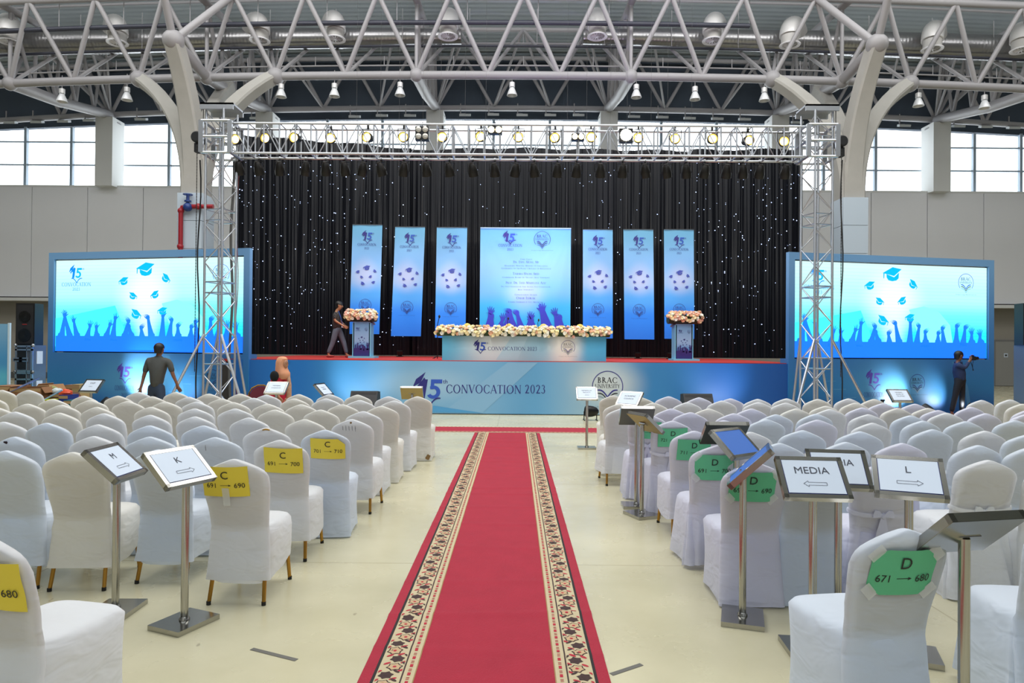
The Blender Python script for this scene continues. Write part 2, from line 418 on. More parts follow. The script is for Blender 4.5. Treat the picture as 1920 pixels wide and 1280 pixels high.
        tx_ = {0: ((.02, .14), (.2, .27), (.5, .52), (.54, .45), (.34, .22)), 1: ((.02, -.14), (.2, -.26), (.5, -.5), (.54, -.42), (.34, -.2)), 2: ((.05, .12), (.12, .3), (.4, .5), (.44, .42), (.25, .2))}[kind]
        s.polys(key, [[g(a, b) for a, b in tx_]], material, l)
    def crowd(s, x0, x1, y0, base, h, n, material, seed=3, l=0, mirror=False):
        rnd = random.Random(seed)
        s.polys('crowd_silhouette', rc(x0, y0, x1, y0 + base), material, l)
        w = (x1 - x0) / n
        pool = (.62, .5, 1.0, .45, .7, .95, .5, .8, .38, .72)
        for k in range(n):
            cx = x0 + w * (k + .5 + rnd.uniform(-.2, .2)); hh = h * pool[(k * 7 + seed) % 10] * rnd.uniform(.92, 1.08); m_ = w * rnd.uniform(.3, .5)
            s.polys('crowd_silhouette', [[(max(x0, cx - m_), y0 + base * .7), (min(x1, cx + m_), y0 + base * .7), (min(x1, cx + m_ * .8), y0 + base + h * .1), (cx + m_ * .2, y0 + base + h * .2), (max(x0, cx - m_ * .6), y0 + base + h * .12)]], material, l)
            ln = rnd.uniform(-.34, .34); hs = h * .4
            if cx - x0 < hs: ln = abs(ln) * .5
            if x1 - cx < hs: ln = -abs(ln) * .5
            cx = max(x0 + hs * .9, min(x1 - hs * .9, cx))
            s.arm('crowd_silhouette', cx, y0 + base * .9, hh, ln, material, (0, 1, 2, 0, 2, 1)[rnd.randrange(6)], l, hs, rnd.choice((-1, 1)))

# ================================================================== SETTING
def floor_mat():
    m = bpy.data.materials.new('epoxy_floor'); m.use_nodes = True; nt = m.node_tree; b = nt.nodes['Principled BSDF']
    tc = nt.nodes.new('ShaderNodeTexCoord')
    n = nt.nodes.new('ShaderNodeTexNoise'); n.inputs['Scale'].default_value = .5; n.inputs['Detail'].default_value = 8; n.inputs['Roughness'].default_value = .6
    nt.links.new(tc.outputs['Object'], n.inputs['Vector'])
    cr = nt.nodes.new('ShaderNodeValToRGB'); cr.color_ramp.elements[0].position = .3; cr.color_ramp.elements[1].position = .7
    cr.color_ramp.elements[0].color = lin((182, 176, 146)); cr.color_ramp.elements[1].color = lin((208, 202, 172))
    nt.links.new(n.outputs['Fac'], cr.inputs[0])
    br = nt.nodes.new('ShaderNodeTexBrick'); br.offset = 0; br.inputs['Scale'].default_value = 1
    br.inputs['Brick Width'].default_value = 3.0; br.inputs['Row Height'].default_value = 3.0; br.inputs['Mortar Size'].default_value = .006
    br.inputs['Color1'].default_value = br.inputs['Color2'].default_value = (1, 1, 1, 1); br.inputs['Mortar'].default_value = (.72, .7, .66, 1)
    mp = nt.nodes.new('ShaderNodeMapping'); mp.inputs['Location'].default_value = (.35, .9, 0)
    nt.links.new(tc.outputs['Object'], mp.inputs[0]); nt.links.new(mp.outputs[0], br.inputs['Vector'])
    mx = nt.nodes.new('ShaderNodeMix'); mx.data_type = 'RGBA'; mx.blend_type = 'MULTIPLY'; mx.inputs[0].default_value = 1
    nt.links.new(cr.outputs[0], mx.inputs[6]); nt.links.new(br.outputs['Color'], mx.inputs[7])
    # scuffs
    n3 = nt.nodes.new('ShaderNodeTexNoise'); n3.inputs['Scale'].default_value = 9; n3.inputs['Detail'].default_value = 3
    mp3 = nt.nodes.new('ShaderNodeMapping'); mp3.inputs['Scale'].default_value = (1, .45, 1); mp3.inputs['Rotation'].default_value = (0, 0, .7)
    nt.links.new(tc.outputs['Object'], mp3.inputs[0]); nt.links.new(mp3.outputs[0], n3.inputs['Vector'])
    m3 = nt.nodes.new('ShaderNodeMapRange'); m3.inputs[1].default_value = .735; m3.inputs[2].default_value = .76; m3.inputs[3].default_value = 0; m3.inputs[4].default_value = .45
    nt.links.new(n3.outputs['Fac'], m3.inputs[0])
    mx2 = nt.nodes.new('ShaderNodeMix'); mx2.data_type = 'RGBA'; mx2.inputs[7].default_value = lin((110, 100, 80))
    nt.links.new(m3.outputs[0], mx2.inputs[0]); nt.links.new(mx.outputs[2], mx2.inputs[6])
    nt.links.new(mx2.outputs[2], b.inputs['Base Color'])
    n2 = nt.nodes.new('ShaderNodeTexNoise'); n2.inputs['Scale'].default_value = 2.3; n2.inputs['Detail'].default_value = 4
    nt.links.new(tc.outputs['Object'], n2.inputs['Vector'])
    mr = nt.nodes.new('ShaderNodeMapRange'); mr.inputs[3].default_value = .16; mr.inputs[4].default_value = .36
    nt.links.new(n2.outputs['Fac'], mr.inputs[0]); nt.links.new(mr.outputs[0], b.inputs['Roughness'])
    bp = nt.nodes.new('ShaderNodeBump'); bp.inputs['Strength'].default_value = .05; bp.inputs['Distance'].default_value = .01
    nt.links.new(n2.outputs['Fac'], bp.inputs['Height']); nt.links.new(bp.outputs[0], b.inputs['Normal'])
    return m
b = MB(); b.bbox((-32, -8, -.2), (32, 33, 0), floor_mat()); tag(b.obj('floor', smooth=False), kind='structure')

side_w = mat('side_wall_paint', (150, 152, 154), .8)
b = MB(); b.bbox((-32.3, -8, 0), (-32, 33, 17.5), side_w); tag(b.obj('wall_left', smooth=False), kind='structure')
b = MB(); b.bbox((32, -8, 0), (32.3, 33, 17.5), side_w); tag(b.obj('wall_right', smooth=False), kind='structure')
b = MB(); b.bbox((-32.3, -8.3, 0), (32.3, -8, 17.5), side_w); tag(b.obj('wall_front', smooth=False), kind='structure')

YW = 30.5
# back wall: recessed lower wall, tall cladding panels above it, window band, dark head wall
b = MB(); b.bbox((-32, YW + .9, 0), (32, YW + 1.2, 3.7), mat('lower_wall_paint', (168, 163, 154), .8)); wl = tag(b.obj('wall_back_lower', smooth=False), kind='structure')
b = MB(); b.bbox((-32, YW + .86, 0), (32, YW + .9, .28), mat('grey_skirting', (96, 96, 94), .6)); tag(b.obj('baseboard_back', smooth=False), kind='structure')
b = MB(); b.bbox((-32, YW + .12, 3.62), (32, YW + 1.2, 8.62), mat('joint_dark_grey', (70, 70, 72), .9)); wu = tag(b.obj('wall_back', smooth=False), kind='structure')  # dark grey core seen through the panel joints
pan = mat('cladding_panel', (230, 231, 234), .55, noise=.04, nscale=.6)
b = MB(); b.bbox((-1.235, -.07, 0), (1.235, .12, 4.9), pan); pm = b.mesh('cladding_panel', smooth=False)
x61 = at(61, 450, YW).x
for k in range(-5, 22):
    xx = x61 + 2.5 * k + 1.25
    if abs(xx) > 31: continue
    if -7.5 < xx < 7.5: continue
    o = link('wall_panel', pm, wu); o.location = (xx, YW, 3.7)
b = MB(); b.bbox((-32, YW - .3, 3.5), (32, YW + .1, 3.64), white_wall); tag(b.obj('trim_1', smooth=False), kind='structure')
b = MB(); b.bbox((-32, YW - .06, 8.6), (32, YW + .9, 8.7), white_wall); tag(b.obj('trim_2', smooth=False), kind='structure')
dark_roof = mat('dark_roof_lining', (62, 72, 84), .8, noise=.15, nscale=.7)
def fX(X): return .22 + X * (1 - 1.1e-4 * X * X)
def fZ(X, z): return z - .0011 * X * X
def F(X, Y, Z): return Vector((fX(X), Y, fZ(X, Z)))
xs = [-33 + 2 * k for k in range(34)]
b = MB()
b.loft([[Vector((x, YW + .55, fZ(x, 12.0))), Vector((x, YW + .55, fZ(x, 14.75))), Vector((x, YW + .8, fZ(x, 14.75))), Vector((x, YW + .8, fZ(x, 12.0)))] for x in xs], dark_roof)
tag(b.obj('wall_back_upper', smooth=False), kind='structure')

# door at the far right
dp = at(1887, 690, YW + .8)
dr = thing('door_1', None, None, (dp.x, YW + .86, 0), kind='structure')
dgrey = mat('grey_door_paint', (150, 150, 146), .5)
b = MB(); b.bbox((-.62, -.08, 0), (.62, 0, 2.12), mat('door_frame_grey', (128, 128, 126), .5)); b.obj('door_frame', dr, False)
b = MB(); b.bbox((-.52, -.12, .02), (.52, -.08, 2.03), dgrey); b.obj('door_leaf', dr, False)
b = MB(); b.lathe([(.02, 0), (.02, .05), (.03, .05), (.03, .07)], 10, (.42, -.12, .98), chrome, (0, -1, 0)); b.bbox((.34, -.2, .97), (.44, -.18, .99), chrome); b.obj('door_handle', dr)
b = MB(); b.bbox((-.16, -.126, 1.32), (.02, -.12, 1.5), white_p); b.bbox((-.12, -.13, 1.37), (-.02, -.126, 1.45), mat('dark_grey_print', (60, 60, 60))); b.obj('door_sign', dr, False)

# windows: one per bay between the wall pillars
frame_m = mat('window_frame_grey', (150, 165, 178), .5)
glass = bpy.data.materials.new('window_glass'); glass.use_nodes = True
nt = glass.node_tree; nt.nodes.clear()
go = nt.nodes.new('ShaderNodeOutputMaterial'); gm = nt.nodes.new('ShaderNodeMixShader'); gt = nt.nodes.new('ShaderNodeBsdfTransparent'); gg = nt.nodes.new('ShaderNodeBsdfGlossy')
gg.inputs['Roughness'].default_value = .03; gm.inputs[0].default_value = .05; gt.inputs[0].default_value = (.97, .99, 1, 1)
nt.links.new(gt.outputs[0], gm.inputs[1]); nt.links.new(gg.outputs[0], gm.inputs[2]); nt.links.new(gm.outputs[0], go.inputs[0])
PXS = [-26.95, -19.25, -11.55, -3.85, 3.85, 11.55, 19.25, 26.95]
for w in range(7):
    x0, x1 = fX(PXS[w]), fX(PXS[w + 1]); xm = (x0 + x1) / 2
    wd = thing('window_%d' % (w + 1), None, None, (xm, YW + .6, 8.7), kind='structure')
    hz = fZ(xm, 12.0) - 8.7; W = x1 - x0
    for k in range(3):
        for j, (z0, z1) in enumerate(((0, 1.07), (1.07, 2.12), (2.12, hz))):
            b = MB(); b.bbox((-W / 2 + k * W / 3 + .04, -.01, z0 + .03), (-W / 2 + (k + 1) * W / 3 - .04, .01, z1 - .03), glass); b.obj('window_pane', wd, False)
    for k in range(1, 3):
        b = MB(); b.bbox((-W / 2 + k * W / 3 - .06, -.08, 0), (-W / 2 + k * W / 3 + .06, .08, hz), frame_m); b.obj('window_mullion', wd, False)
    for z in (.03, 1.07, 2.12):
        b = MB(); b.bbox((-W / 2, -.05, z - .03), (W / 2, .05, z + .03), frame_m); b.obj('window_transom', wd, False)
for i, X in enumerate(PXS[1:-1]):
    x = fX(X); zt = fZ(X, 12.05)
    b = MB(); b.bbox((x - .38, YW - .5, 8.6), (x + .38, YW + .42, zt), white_wall)
    tag(b.obj('wall_pillar', smooth=False), 'square white pillar standing in the window band, %s from the left' % ORD[i + 1], 'pillar', 'white pillars in the window band')

# ceiling
cm = mat('roof_sheet', (170, 178, 181), .7)
nt = cm.node_tree; bb = nt.nodes['Principled BSDF']; tc = nt.nodes.new('ShaderNodeTexCoord'); wv = nt.nodes.new('ShaderNodeTexWave')
wv.bands_direction = 'Y'; wv.inputs['Scale'].default_value = 1.1; wv.inputs['Distortion'].default_value = 0
nt.links.new(tc.outputs['Object'], wv.inputs[0]); bp = nt.nodes.new('ShaderNodeBump'); bp.inputs['Strength'].default_value = .6; bp.inputs['Distance'].default_value = .05
nt.links.new(wv.outputs['Fac'], bp.inputs['Height']); nt.links.new(bp.outputs[0], bb.inputs['Normal'])
b = MB()
ys = [YW + .8, 27, 23, 18, 12, 6, 0, -8.2]; zr = [14.75, 15.1, 15.5, 16, 16.5, 16.9, 17.2, 17.3]
vs = [Vector((x, y, fZ(x, z))) for y, z in zip(ys, zr) for x in xs]
n = len(xs)
b.add(vs, [(i * n + k, i * n + k + 1, (i + 1) * n + k + 1, (i + 1) * n + k) for i in range(len(ys) - 1) for k in range(n - 1)], cm)
ce = tag(b.obj('ceiling', smooth=False), kind='structure')

# ================================================================== ROOF STEELWORK
def chord(parent, name, Y, Z, r, X0=-24, X1=24, step=2.5667):
    k0 = int(X0 / step) - 1
    pts = [k * step for k in range(int(X0 // step), int(X1 // step) + 2)]
    for a, c in zip(pts[:-1], pts[1:]):
        rod(name, parent, F(a, Y, Z), F(c, Y, Z), r, steel, 12)
ST = 2.5667
AY, AZ, TY, TZ, MY, MZ, BY, BZ, CY, CZ = 24.4, 11.35, 23.7, 13.95, 27.0, 14.2, YW, 12.3, YW, 14.55
front = thing('roof_truss', 'near white tubular steel roof truss with large zigzag tubes above the stage', 'roof truss', F(0, AY, AZ))
chord(front, 'bottom_chord', AY, AZ, .145); chord(front, 'top_chord', TY, TZ, .13)
rear = thing('roof_truss', 'rear white tubular roof truss running along the window wall', 'roof truss', F(0, BY, BZ))
chord(rear, 'bottom_chord', BY, BZ, .13); chord(rear, 'top_chord', CY, CZ, .1)
mid = thing('roof_truss', 'slim middle row of roof tubes between near and rear trusses', 'roof truss', F(0, MY, MZ))
chord(mid, 'top_chord', MY, MZ, .09)
for k in range(-9, 9):
    X = (k + .5) * ST            # bottom nodes at half steps
    for s in (0, 1):
        rod('brace', front, F(X, AY, AZ), F((k + s) * ST, TY, TZ), .085, steel)
        rod('brace', rear, F(X, BY, BZ), F((k + s) * ST, CY, CZ), .075, steel)
        rod('brace', mid, F(X, AY, AZ), F((k + s) * ST, MY, MZ), .065, steel)
    if abs(X) < 21:
        rod('brace', mid, F((k + .5) * ST, BY, BZ), F((k + (k % 2)) * ST, MY, MZ), .05, steel)
for i, X in enumerate(PXS[1:-1]):
    rt = thing('radial_truss', 'roof truss tube frame running to the wall above the %s pillar from the left' % ORD[i + 1], 'roof truss', F(X, AY, AZ), group='radial roof trusses')
    A, B, C, T = F(X, AY, AZ), F(X, BY, BZ), F(X, CY, CZ), F(X, TY, TZ)
    rod('bottom_chord', rt, A, A.lerp(B, .45) - Vector((0, 0, .12)), .21, steel, 14)
    rod('bottom_chord', rt, A.lerp(B, .45) - Vector((0, 0, .12)), B, .2, steel, 14)
    rod('top_chord', rt, T, C, .13, steel, 12)
    nb = 5
    for k in range(nb):
        rod('brace', rt, A.lerp(B, k / nb), T.lerp(C, (k + .5) / nb), .07, steel)
        rod('brace', rt, T.lerp(C, (k + .5) / nb), A.lerp(B, (k + 1) / nb), .07, steel)
    for sx in (-1, 1):   # splayed struts
        for kk in (.35, .7):
            rod('strut', rt, F(X, BY, BZ), F(X + sx * 1.28, MY + (BY - MY) * (kk - .35), MZ), .055, steel)
    for pnt, rr in ((A, .25), (B, .24)):
        b = MB(); b.sphere(pnt - rt.location, rr, 18, 10, steel); b.obj('node_ball', rt)
    b = MB(); b.lathe([(.42, 0), (.42, .05), (.14, .06), (.13, .3)], 14, B - rt.location - Vector((0, 0, .42)), steel); b.obj('bearing', rt)
# purlins and service pipes
for Y, Z, r_ in ((21.5, 14.9, .05), (22.7, 14.6, .05), (25.6, 14.7, .05), (28.6, 14.3, .05)):
    p = thing('purlin', 'thin steel purlin line under the roof sheet, %s row from the wall' % {21.5: 'fourth', 22.7: 'third', 25.6: 'second', 28.6: 'first'}[Y], 'purlin', F(0, Y, Z), group='purlins under the roof sheet')
    for k in range(-9, 9): rod('purlin_bar', p, F(k * ST, Y, Z), F((k + 1) * ST, Y, Z), r_, steel, 8)
pipe_dark = mat('dark_service_pipe', (52, 54, 66), .45)
for Y, Z, r_, x0, x1, lb in ((24.0, 13.05, .085, -22, 8.1, 'thick dark service pipe across the roof'), (25.2, 12.75, .05, -22, 22, 'thin dark service pipe just above the silver duct')):
    p = thing('service_pipe', lb, 'pipe', F(0, Y, Z))
    xx = x0
    while xx < x1 - .1:
        xe = min(xx + 2.5, x1); rod('pipe_length', p, F(xx, Y, Z), F(xe, Y, Z), r_, pipe_dark, 10)
        rod('hanger', p, F(xe, Y, Z), F(xe, Y, Z + 1.4), .012, steel, 6); xx = xe
for Y, Z, lb in ((26.3, 13.35, 'slim white conduit above the duct'), (25.0, 11.95, 'slim white sprinkler pipe just above the near lower chord')):
    p = thing('service_pipe', lb, 'pipe', F(0, Y, Z))
    for k in range(-9, 9):
        rod('pipe_length', p, F(k * ST, Y, Z), F((k + 1) * ST, Y, Z), .03, steel, 8)
        rod('hanger', p, F(k * ST, Y, Z), F(k * ST, Y, Z + .35), .014, steel, 6)

# ---- concrete tree columns
def branch(mb, pts, s0, s1, twist=0, n=12):
    """tapering rectangular concrete limb along a quadratic curve"""
    P0, P1, P2 = [Vector(p) for p in pts]; rings = []
    for i in range(n + 1):
        t = i / n
        p = P0 * (1 - t) ** 2 + P1 * 2 * t * (1 - t) + P2 * t * t
        tg = ((P1 - P0) * (1 - t) + (P2 - P1) * t).normalized()
        side = Vector((1, 0, 0)); side = (side - tg * side.dot(tg)).normalized(); fw = tg.cross(side)
        a = s0[0] + (s1[0] - s0[0]) * t; c = s0[1] + (s1[1] - s0[1]) * t
        ch = .06
        ring = [side * sx + fw * sy for sx, sy in ((-a, -c + ch), (-a + ch, -c), (a - ch, -c), (a, -c + ch), (a, c - ch), (a - ch, c), (-a + ch, c), (-a, c - ch))]
        rings.append([p + q for q in ring])
    mb.loft(rings, concrete)
clad = mat('pier_cladding', (188, 202, 214), .4)
for sd, lab in ((-1, 'left'), (1, 'right')):
    X = sd * 11.55; base = Vector((fX(X) + sd * .05, 23.5, 0))
    if sd < 0: base.x = at(368, 362, 23.5).x
    else: base.x = at(1592, 372, 23.5).x
    ct = thing('tree_column', 'pale concrete tree column with three upward branches %s of the stage' % lab, 'column', base)
    z0 = 6.75
    N1 = F(sd * 11.6, 22.1, 11.65); NL = F(sd * 14.12, AY, AZ); NR = F(sd * 8.98, AY, AZ)
    NB = F(sd * 11.55, 26.3, 11.75)
    for nm, tgt, cz, s0, s1, off in (('front_branch', N1, 9.3, (.33, .38), (.24, .28), 0), ('outer_branch', NL, 9.6, (.3, .34), (.2, .22), sd * .12), ('inner_branch', NR, 9.6, (.3, .34), (.2, .22), -sd * .12), ('rear_branch', NB, 9.4, (.28, .3), (.22, .22), 0)):
        b = MB(); branch(b, [Vector((off, 0, z0)), Vector((off, 0, cz)), tgt - base], s0, s1); b.obj(nm, ct, angle=30)
    b = MB()
    b.bbox((-.34, -.38, z0 - .3), (.34, .38, z0 + 1.2), concrete); b.obj('trunk', ct, False)
    b = MB(); b.bbox((-.38, -.43, .0), (.38, .43, z0 - .02), mat('joint_dark_grey', (70, 70, 72))); b.obj('pier_core', ct, False)
    for j in range(7):
        b = MB(); zz = z0 - .72 * (j + 1) + (.0 if j else 0)
        b.bbox((-.42, -.47, max(.0, z0 - .95 * (j + 1)) + .015), (.42, .47, z0 - .95 * j), clad); b.obj('cladding_panel', ct, False)
    for nd, rr in ((N1, .34), (NL, .3), (NR, .3), (F(sd * 11.55, AY, AZ), .26)):
        b = MB(); b.sphere(nd - base, rr, 20, 12, steel); b.obj('node_ball', ct)
    for tg in (F(sd * 10.27, TY, TZ), F(sd * 12.83, TY, TZ), F(sd * 11.6, 20.6, 14.4)):
        rod('strut', ct, N1, tg, .12, steel, 12)
    rod('strut', ct, N1, F(sd * 11.55, AY, AZ), .19, steel, 14)

# ---- silver spiral duct in two runs
duct = mat('spiral_duct_metal', (168, 167, 168), .28, .92)
nt = duct.node_tree; bb = nt.nodes['Principled BSDF']; tc = nt.nodes.new('ShaderNodeTexCoord'); wv = nt.nodes.new('ShaderNodeTexWave')
wv.bands_direction = 'X'; wv.inputs['Scale'].default_value = 2.4; wv.inputs['Distortion'].default_value = .3; wv.inputs['Detail'].default_value = 1
nt.links.new(tc.outputs['Object'], wv.inputs[0]); bp = nt.nodes.new('ShaderNodeBump'); bp.inputs['Strength'].default_value = .12; bp.inputs['Distance'].default_value = .03
nt.links.new(wv.outputs['Fac'], bp.inputs['Height']); nt.links.new(bp.outputs[0], bb.inputs['Normal'])
duct_white = mat('duct_grey_fabric', (186, 184, 180), .6)
DY = 25.6
def duct_run(pxs, label):
    pts = [(at(px, py, DY), rr) for px, py, rr in pxs]
    th = thing('air_duct', label, 'duct', pts[0][0])
    for (a, ra), (c, rc_) in zip(pts[:-1], pts[1:]):
        b = MB(); b.tube([a - th.location, c - th.location], [ra, rc_], 24, duct); b.obj('duct_section', th)
        b = MB(); d = (c - a).normalized(); b.tube([c - th.location - d * .05, c - th.location + d * .05], rc_ * 1.03, 24, duct); b.obj('joint_band', th)
duct_run([(865, 69, .28), (760, 69, .3), (690, 70, .34), (640, 72, .37), (500, 73, .38), (330, 76, .41), (180, 79, .45), (20, 80, .46), (-60, 82, .46)], 'long silver spiral air duct over the left half of the stage')
duct_run([(1093, 69, .28), (1190, 70, .3), (1262, 72, .34), (1330, 74, .36), (1470, 78, .4), (1600, 82, .44), (1760, 87, .46), (1940, 92, .46)], 'long silver spiral air duct over the right half of the stage')
def nozzle(px, py, sx, k):
    """elbow leaving the duct and a downward swirl diffuser; px,py = diffuser centre"""
    d = DY - 1.1; c = at(px, py + 10, d)
    th = thing('duct_nozzle', 'round elbow duct nozzle with white swirl diffuser, %s from the left' % nth(k), 'duct outlet', c, group='swirl nozzles along the duct')
    b = MB(); pts = []
    for i in range(9):
        a = PI / 2 * i / 8
        pts.append(Vector((-sx * .6 * (1 - math.cos(a)) * 1.0, .75 * (1 - math.cos(a)) + (.25 if i == 8 else 0), .3 + .62 * math.sin(a))))
    pts[-1] += Vector((-sx * .15, .0, -.05))
    b.tube(pts, .36, 20, mat('elbow_duct_metal', (226, 224, 222), .4, .35)); b.obj('elbow', th)
    b = MB(); b.lathe([(.30, .02), (.31, .3), (.30, .32)], 20, (0, 0, 0), duct_white); b.obj('sleeve', th)
    dn = mat('diffuser_white', (226, 224, 226), .5)
    b = MB(); b.lathe([(.26, 0), (.36, -.03), (.37, 0), (.3, .04), (.26, .03)], 24, (0, 0, 0), dn, cap=False); b.obj('diffuser_ring', th)
    b = MB()
    for q in range(14):
        a = 2 * PI * q / 14; rm = Matrix.Rotation(a, 3, 'Z') @ Matrix.Rotation(.6, 3, 'X')
        b.box(Matrix.Rotation(a, 3, 'Z') @ Vector((.16, 0, .0)), (.2, .035, .008), dn, rm)
    b.lathe([(.05, -.02), (.05, .02)], 10, (0, 0, 0), dn); b.lathe([(.28, .06), (.28, .07)], 20, (0, 0, 0), blackp)
    b.obj('swirl_vanes', th)
for k, (px, py, sx) in enumerate([(17, 68, 1), (220, 70, 1), (487, 66, .9), (629, 63, .6), (840, 58, 0), (1120, 58, 0), (1336, 66, -.6), (1481, 74, -.9), (1748, 82, -1), (1915, 84, -1)]): nozzle(px, py, sx, k + 1)

# ---- high-bay lamps under the near chord
def bay_lamp():
    th = thing('high_bay_lamp', 'high bay lamp', 'lamp', (0, 0, 0), group='high bay lamps hanging from the roof truss')
    b = MB(); b.lathe([(.05, .3), (.09, .26), (.15, .12), (.19, 0), (.18, 0), (.13, .12), (.07, .24)], 20, (0, 0, 0), mat('lamp_reflector', (222, 224, 226), .35, .2), cap=False); b.obj('reflector', th)
    b = MB(); b.lathe([(.1, .3), (.1, .46), (.06, .48)], 14, (0, 0, 0), mat('lamp_housing', (206, 206, 206), .4, .3)); b.obj('ballast_housing', th)
    b = MB(); b.tube([(0, 0, .46), (0, 0, .95)], .012, 6, steel); b.obj('hanging_rod', th)
    b = MB(); b.lathe([(.05, .08), (.06, .16)], 10, (0, 0, 0), dull_lens); b.obj('bulb', th)
    return th
bl0 = bay_lamp()
for k, (px, py) in enumerate([(116, 191), (238, 188), (527, 182), (627, 181), (750, 179), (960, 179), (1193, 183), (1303, 187), (1433, 189), (1722, 199), (1846, 203)]):
    p = at(px, py, AY)
    lb = 'grey bell-shaped high bay lamp hanging from the truss, %s from the left' % nth(k + 1)
    if k == 0: bl0.location = p; bl0['label'] = lb
    else: dup(bl0, p, label=lb)
# small floodlights on brackets below the rear chord
fl0 = thing('bracket_floodlight', 'x', 'lamp', (0, 0, 0), group='small floodlights along the rear roof chord')
b = MB(); b.box((0, 0, -.06), (.5, .22, .1), mat('flood_housing', (196, 200, 202), .4), Matrix.Rotation(.35, 3, 'X')); b.obj('housing', fl0, False)
b = MB(); b.bbox((-.22, -.02, 0), (-.18, .02, .45), steel); b.bbox((-.24, -.04, -.04), (.02, .04, 0), steel); b.obj('bracket', fl0, False)
for k, (px, py) in enumerate([(20, 227), (70, 226), (120, 225), (168, 223), (265, 221), (430, 219), (480, 219), (665, 216), (716, 214), (769, 214), (872, 213), (925, 212), (979, 213), (1032, 213), (1085, 213), (1189, 216), (1242, 217), (1293, 219), (1345, 220), (1396, 221), (1495, 227), (1695, 233), (1797, 234), (1848, 235), (1900, 237)]):
    p = at(px, py, YW - .1); lb = 'small floodlight on a bracket over the windows, %s from the left' % nth(k + 1)
    if k == 0: fl0.location = p; fl0['label'] = lb
    else: dup(fl0, p, label=lb)

# fire pipe on the left pier
red = mat('fire_red_paint', (150, 24, 38), .4)
fp = thing('fire_pipe', 'red fire main pipe bending round the left pier with a blue valve', 'pipe', at(339, 460, 22.9))
q = [at(338, 520, 22.9), at(339, 400, 22.9), at(342, 388, 22.9), at(349, 387, 22.9), at(400, 387, 22.9)]
b = MB(); b.tube([v - fp.location for v in q], .075, 12, red); b.obj('pipe_run', fp)
for px, py in ((339, 395), (372, 387), (338, 462)):
    b = MB(); v = at(px, py, 22.9) - fp.location; b.sphere(v, .105, 12, 8, red); b.obj('coupling', fp)
vb = mat('valve_blue', (30, 60, 125), .4)
b = MB(); v = at(352, 388, 22.85) - fp.location
b.sphere(v, .15, 14, 8, vb); b.tube([v, v + Vector((0, 0, .42))], .05, 10, vb); b.tube([v + Vector((-.0, 0, .17)), v + Vector((0, 0, .22))], .11, 12, vb); b.obj('valve_body', fp)
b = MB(); b.lathe([(.13, -.012), (.16, -.012), (.16, .012), (.13, .012), (.13, -.012)], 18, v + Vector((0, 0, .42)), vb, cap=False)
for a in (0, PI / 2): b.box(v + Vector((0, 0, .42)), (.3, .02, .02), vb, Matrix.Rotation(a, 3, 'Z'))
b.obj('hand_wheel', fp)

# ================================================================== STAGE
SZ = 1.28                      # deck height
SY = 16.3
xl, xr = at(452, 700, SY).x, at(1478, 700, SY).x
deck_red = mat('red_stage_carpet', (176, 40, 34), .85, noise=.12, nscale=6)
b = MB(); b.bbox((xl - .6, SY + .03, SZ - .06), (xr + .3, 23.2, SZ), deck_red); b.bbox((xl - .5, SY + .05, 0.0), (xr + .2, 23.1, SZ - .06), mat('stage_timber', (60, 55, 50), .8))
st = tag(b.obj('stage_platform', smooth=False), 'wide raised stage with a red carpeted deck', 'stage')
# printed front fascia, centre section
x_ = lambda px: at(px, 700, SY).x
fas = ramp_mat('fascia_print', 0, [(x_(430), (24, 96, 168)), (x_(560), (22, 110, 186)), (x_(650), (58, 140, 198)), (x_(770), (120, 172, 208)), (x_(880), (122, 172, 208)), (x_(1000), (96, 160, 204)), (x_(1120), (150, 182, 200)), (x_(1230), (54, 130, 190)), (x_(1350), (18, 92, 170)), (x_(1480), (12, 76, 150))],
    extra=[(x_(800), .7, 1.6, .55, (170, 200, 220), .6), (x_(1140), .75, 1.1, .7, (214, 218, 214), .75)])
fz = thing('stage_fascia', 'printed blue stage front panel between the towers with large lettering', 'panel', (0, SY, 0))
b = MB(); b.bbox((xl - .25, -.02, .02), (xr + .05, .03, SZ - .015), fas); b.obj('printed_panel', fz, False)
ray = mat('pale_ray_print', (132, 178, 208), .5)
a = Art((0, -.022, 0), (1, 0, 0), (0, 0, 1), (0, -1, 0))
def gx(px): return at(px, 720, SY).x
def gz(py, px=960): return at(px, py, SY).z
a.polys('light_ray', [[(gx(952), SZ - .03), (gx(1008), SZ - .03), (gx(905), .04), (gx(830), .04)]], mat('pale_ray_print_a', (130, 176, 210), .5))
a.polys('light_ray', [[(gx(730), .04), (gx(815), .2), (gx(905), .04)]], mat('blue_ray_print', (76, 152, 204), .5), 1)
hc = gz(730, 810)
a.logo15(gx(806), gz(729, 806), .46, mat('navy_print'  , (38, 38, 120)), mat('royal_blue_print', (45, 85, 185)), 1)
a.book(gx(806), gz(758, 806), .52, navy, 1)
a.serif('lettering', 'CONVOCATION', gx(907.5), gz(737, 907), .2, navy, l=1, w=gx(977) - gx(835))
a.serif('lettering', '2023', gx(1004), gz(737, 1004), .2, navy, l=1, w=gx(1024) - gx(984))
a.seal(gx(1139), gz(724, 1139), .37, mat('indigo_print', (48, 44, 130)), black_p, mat('grey_print', (130, 150, 165)), l=1)
a.done(fz)

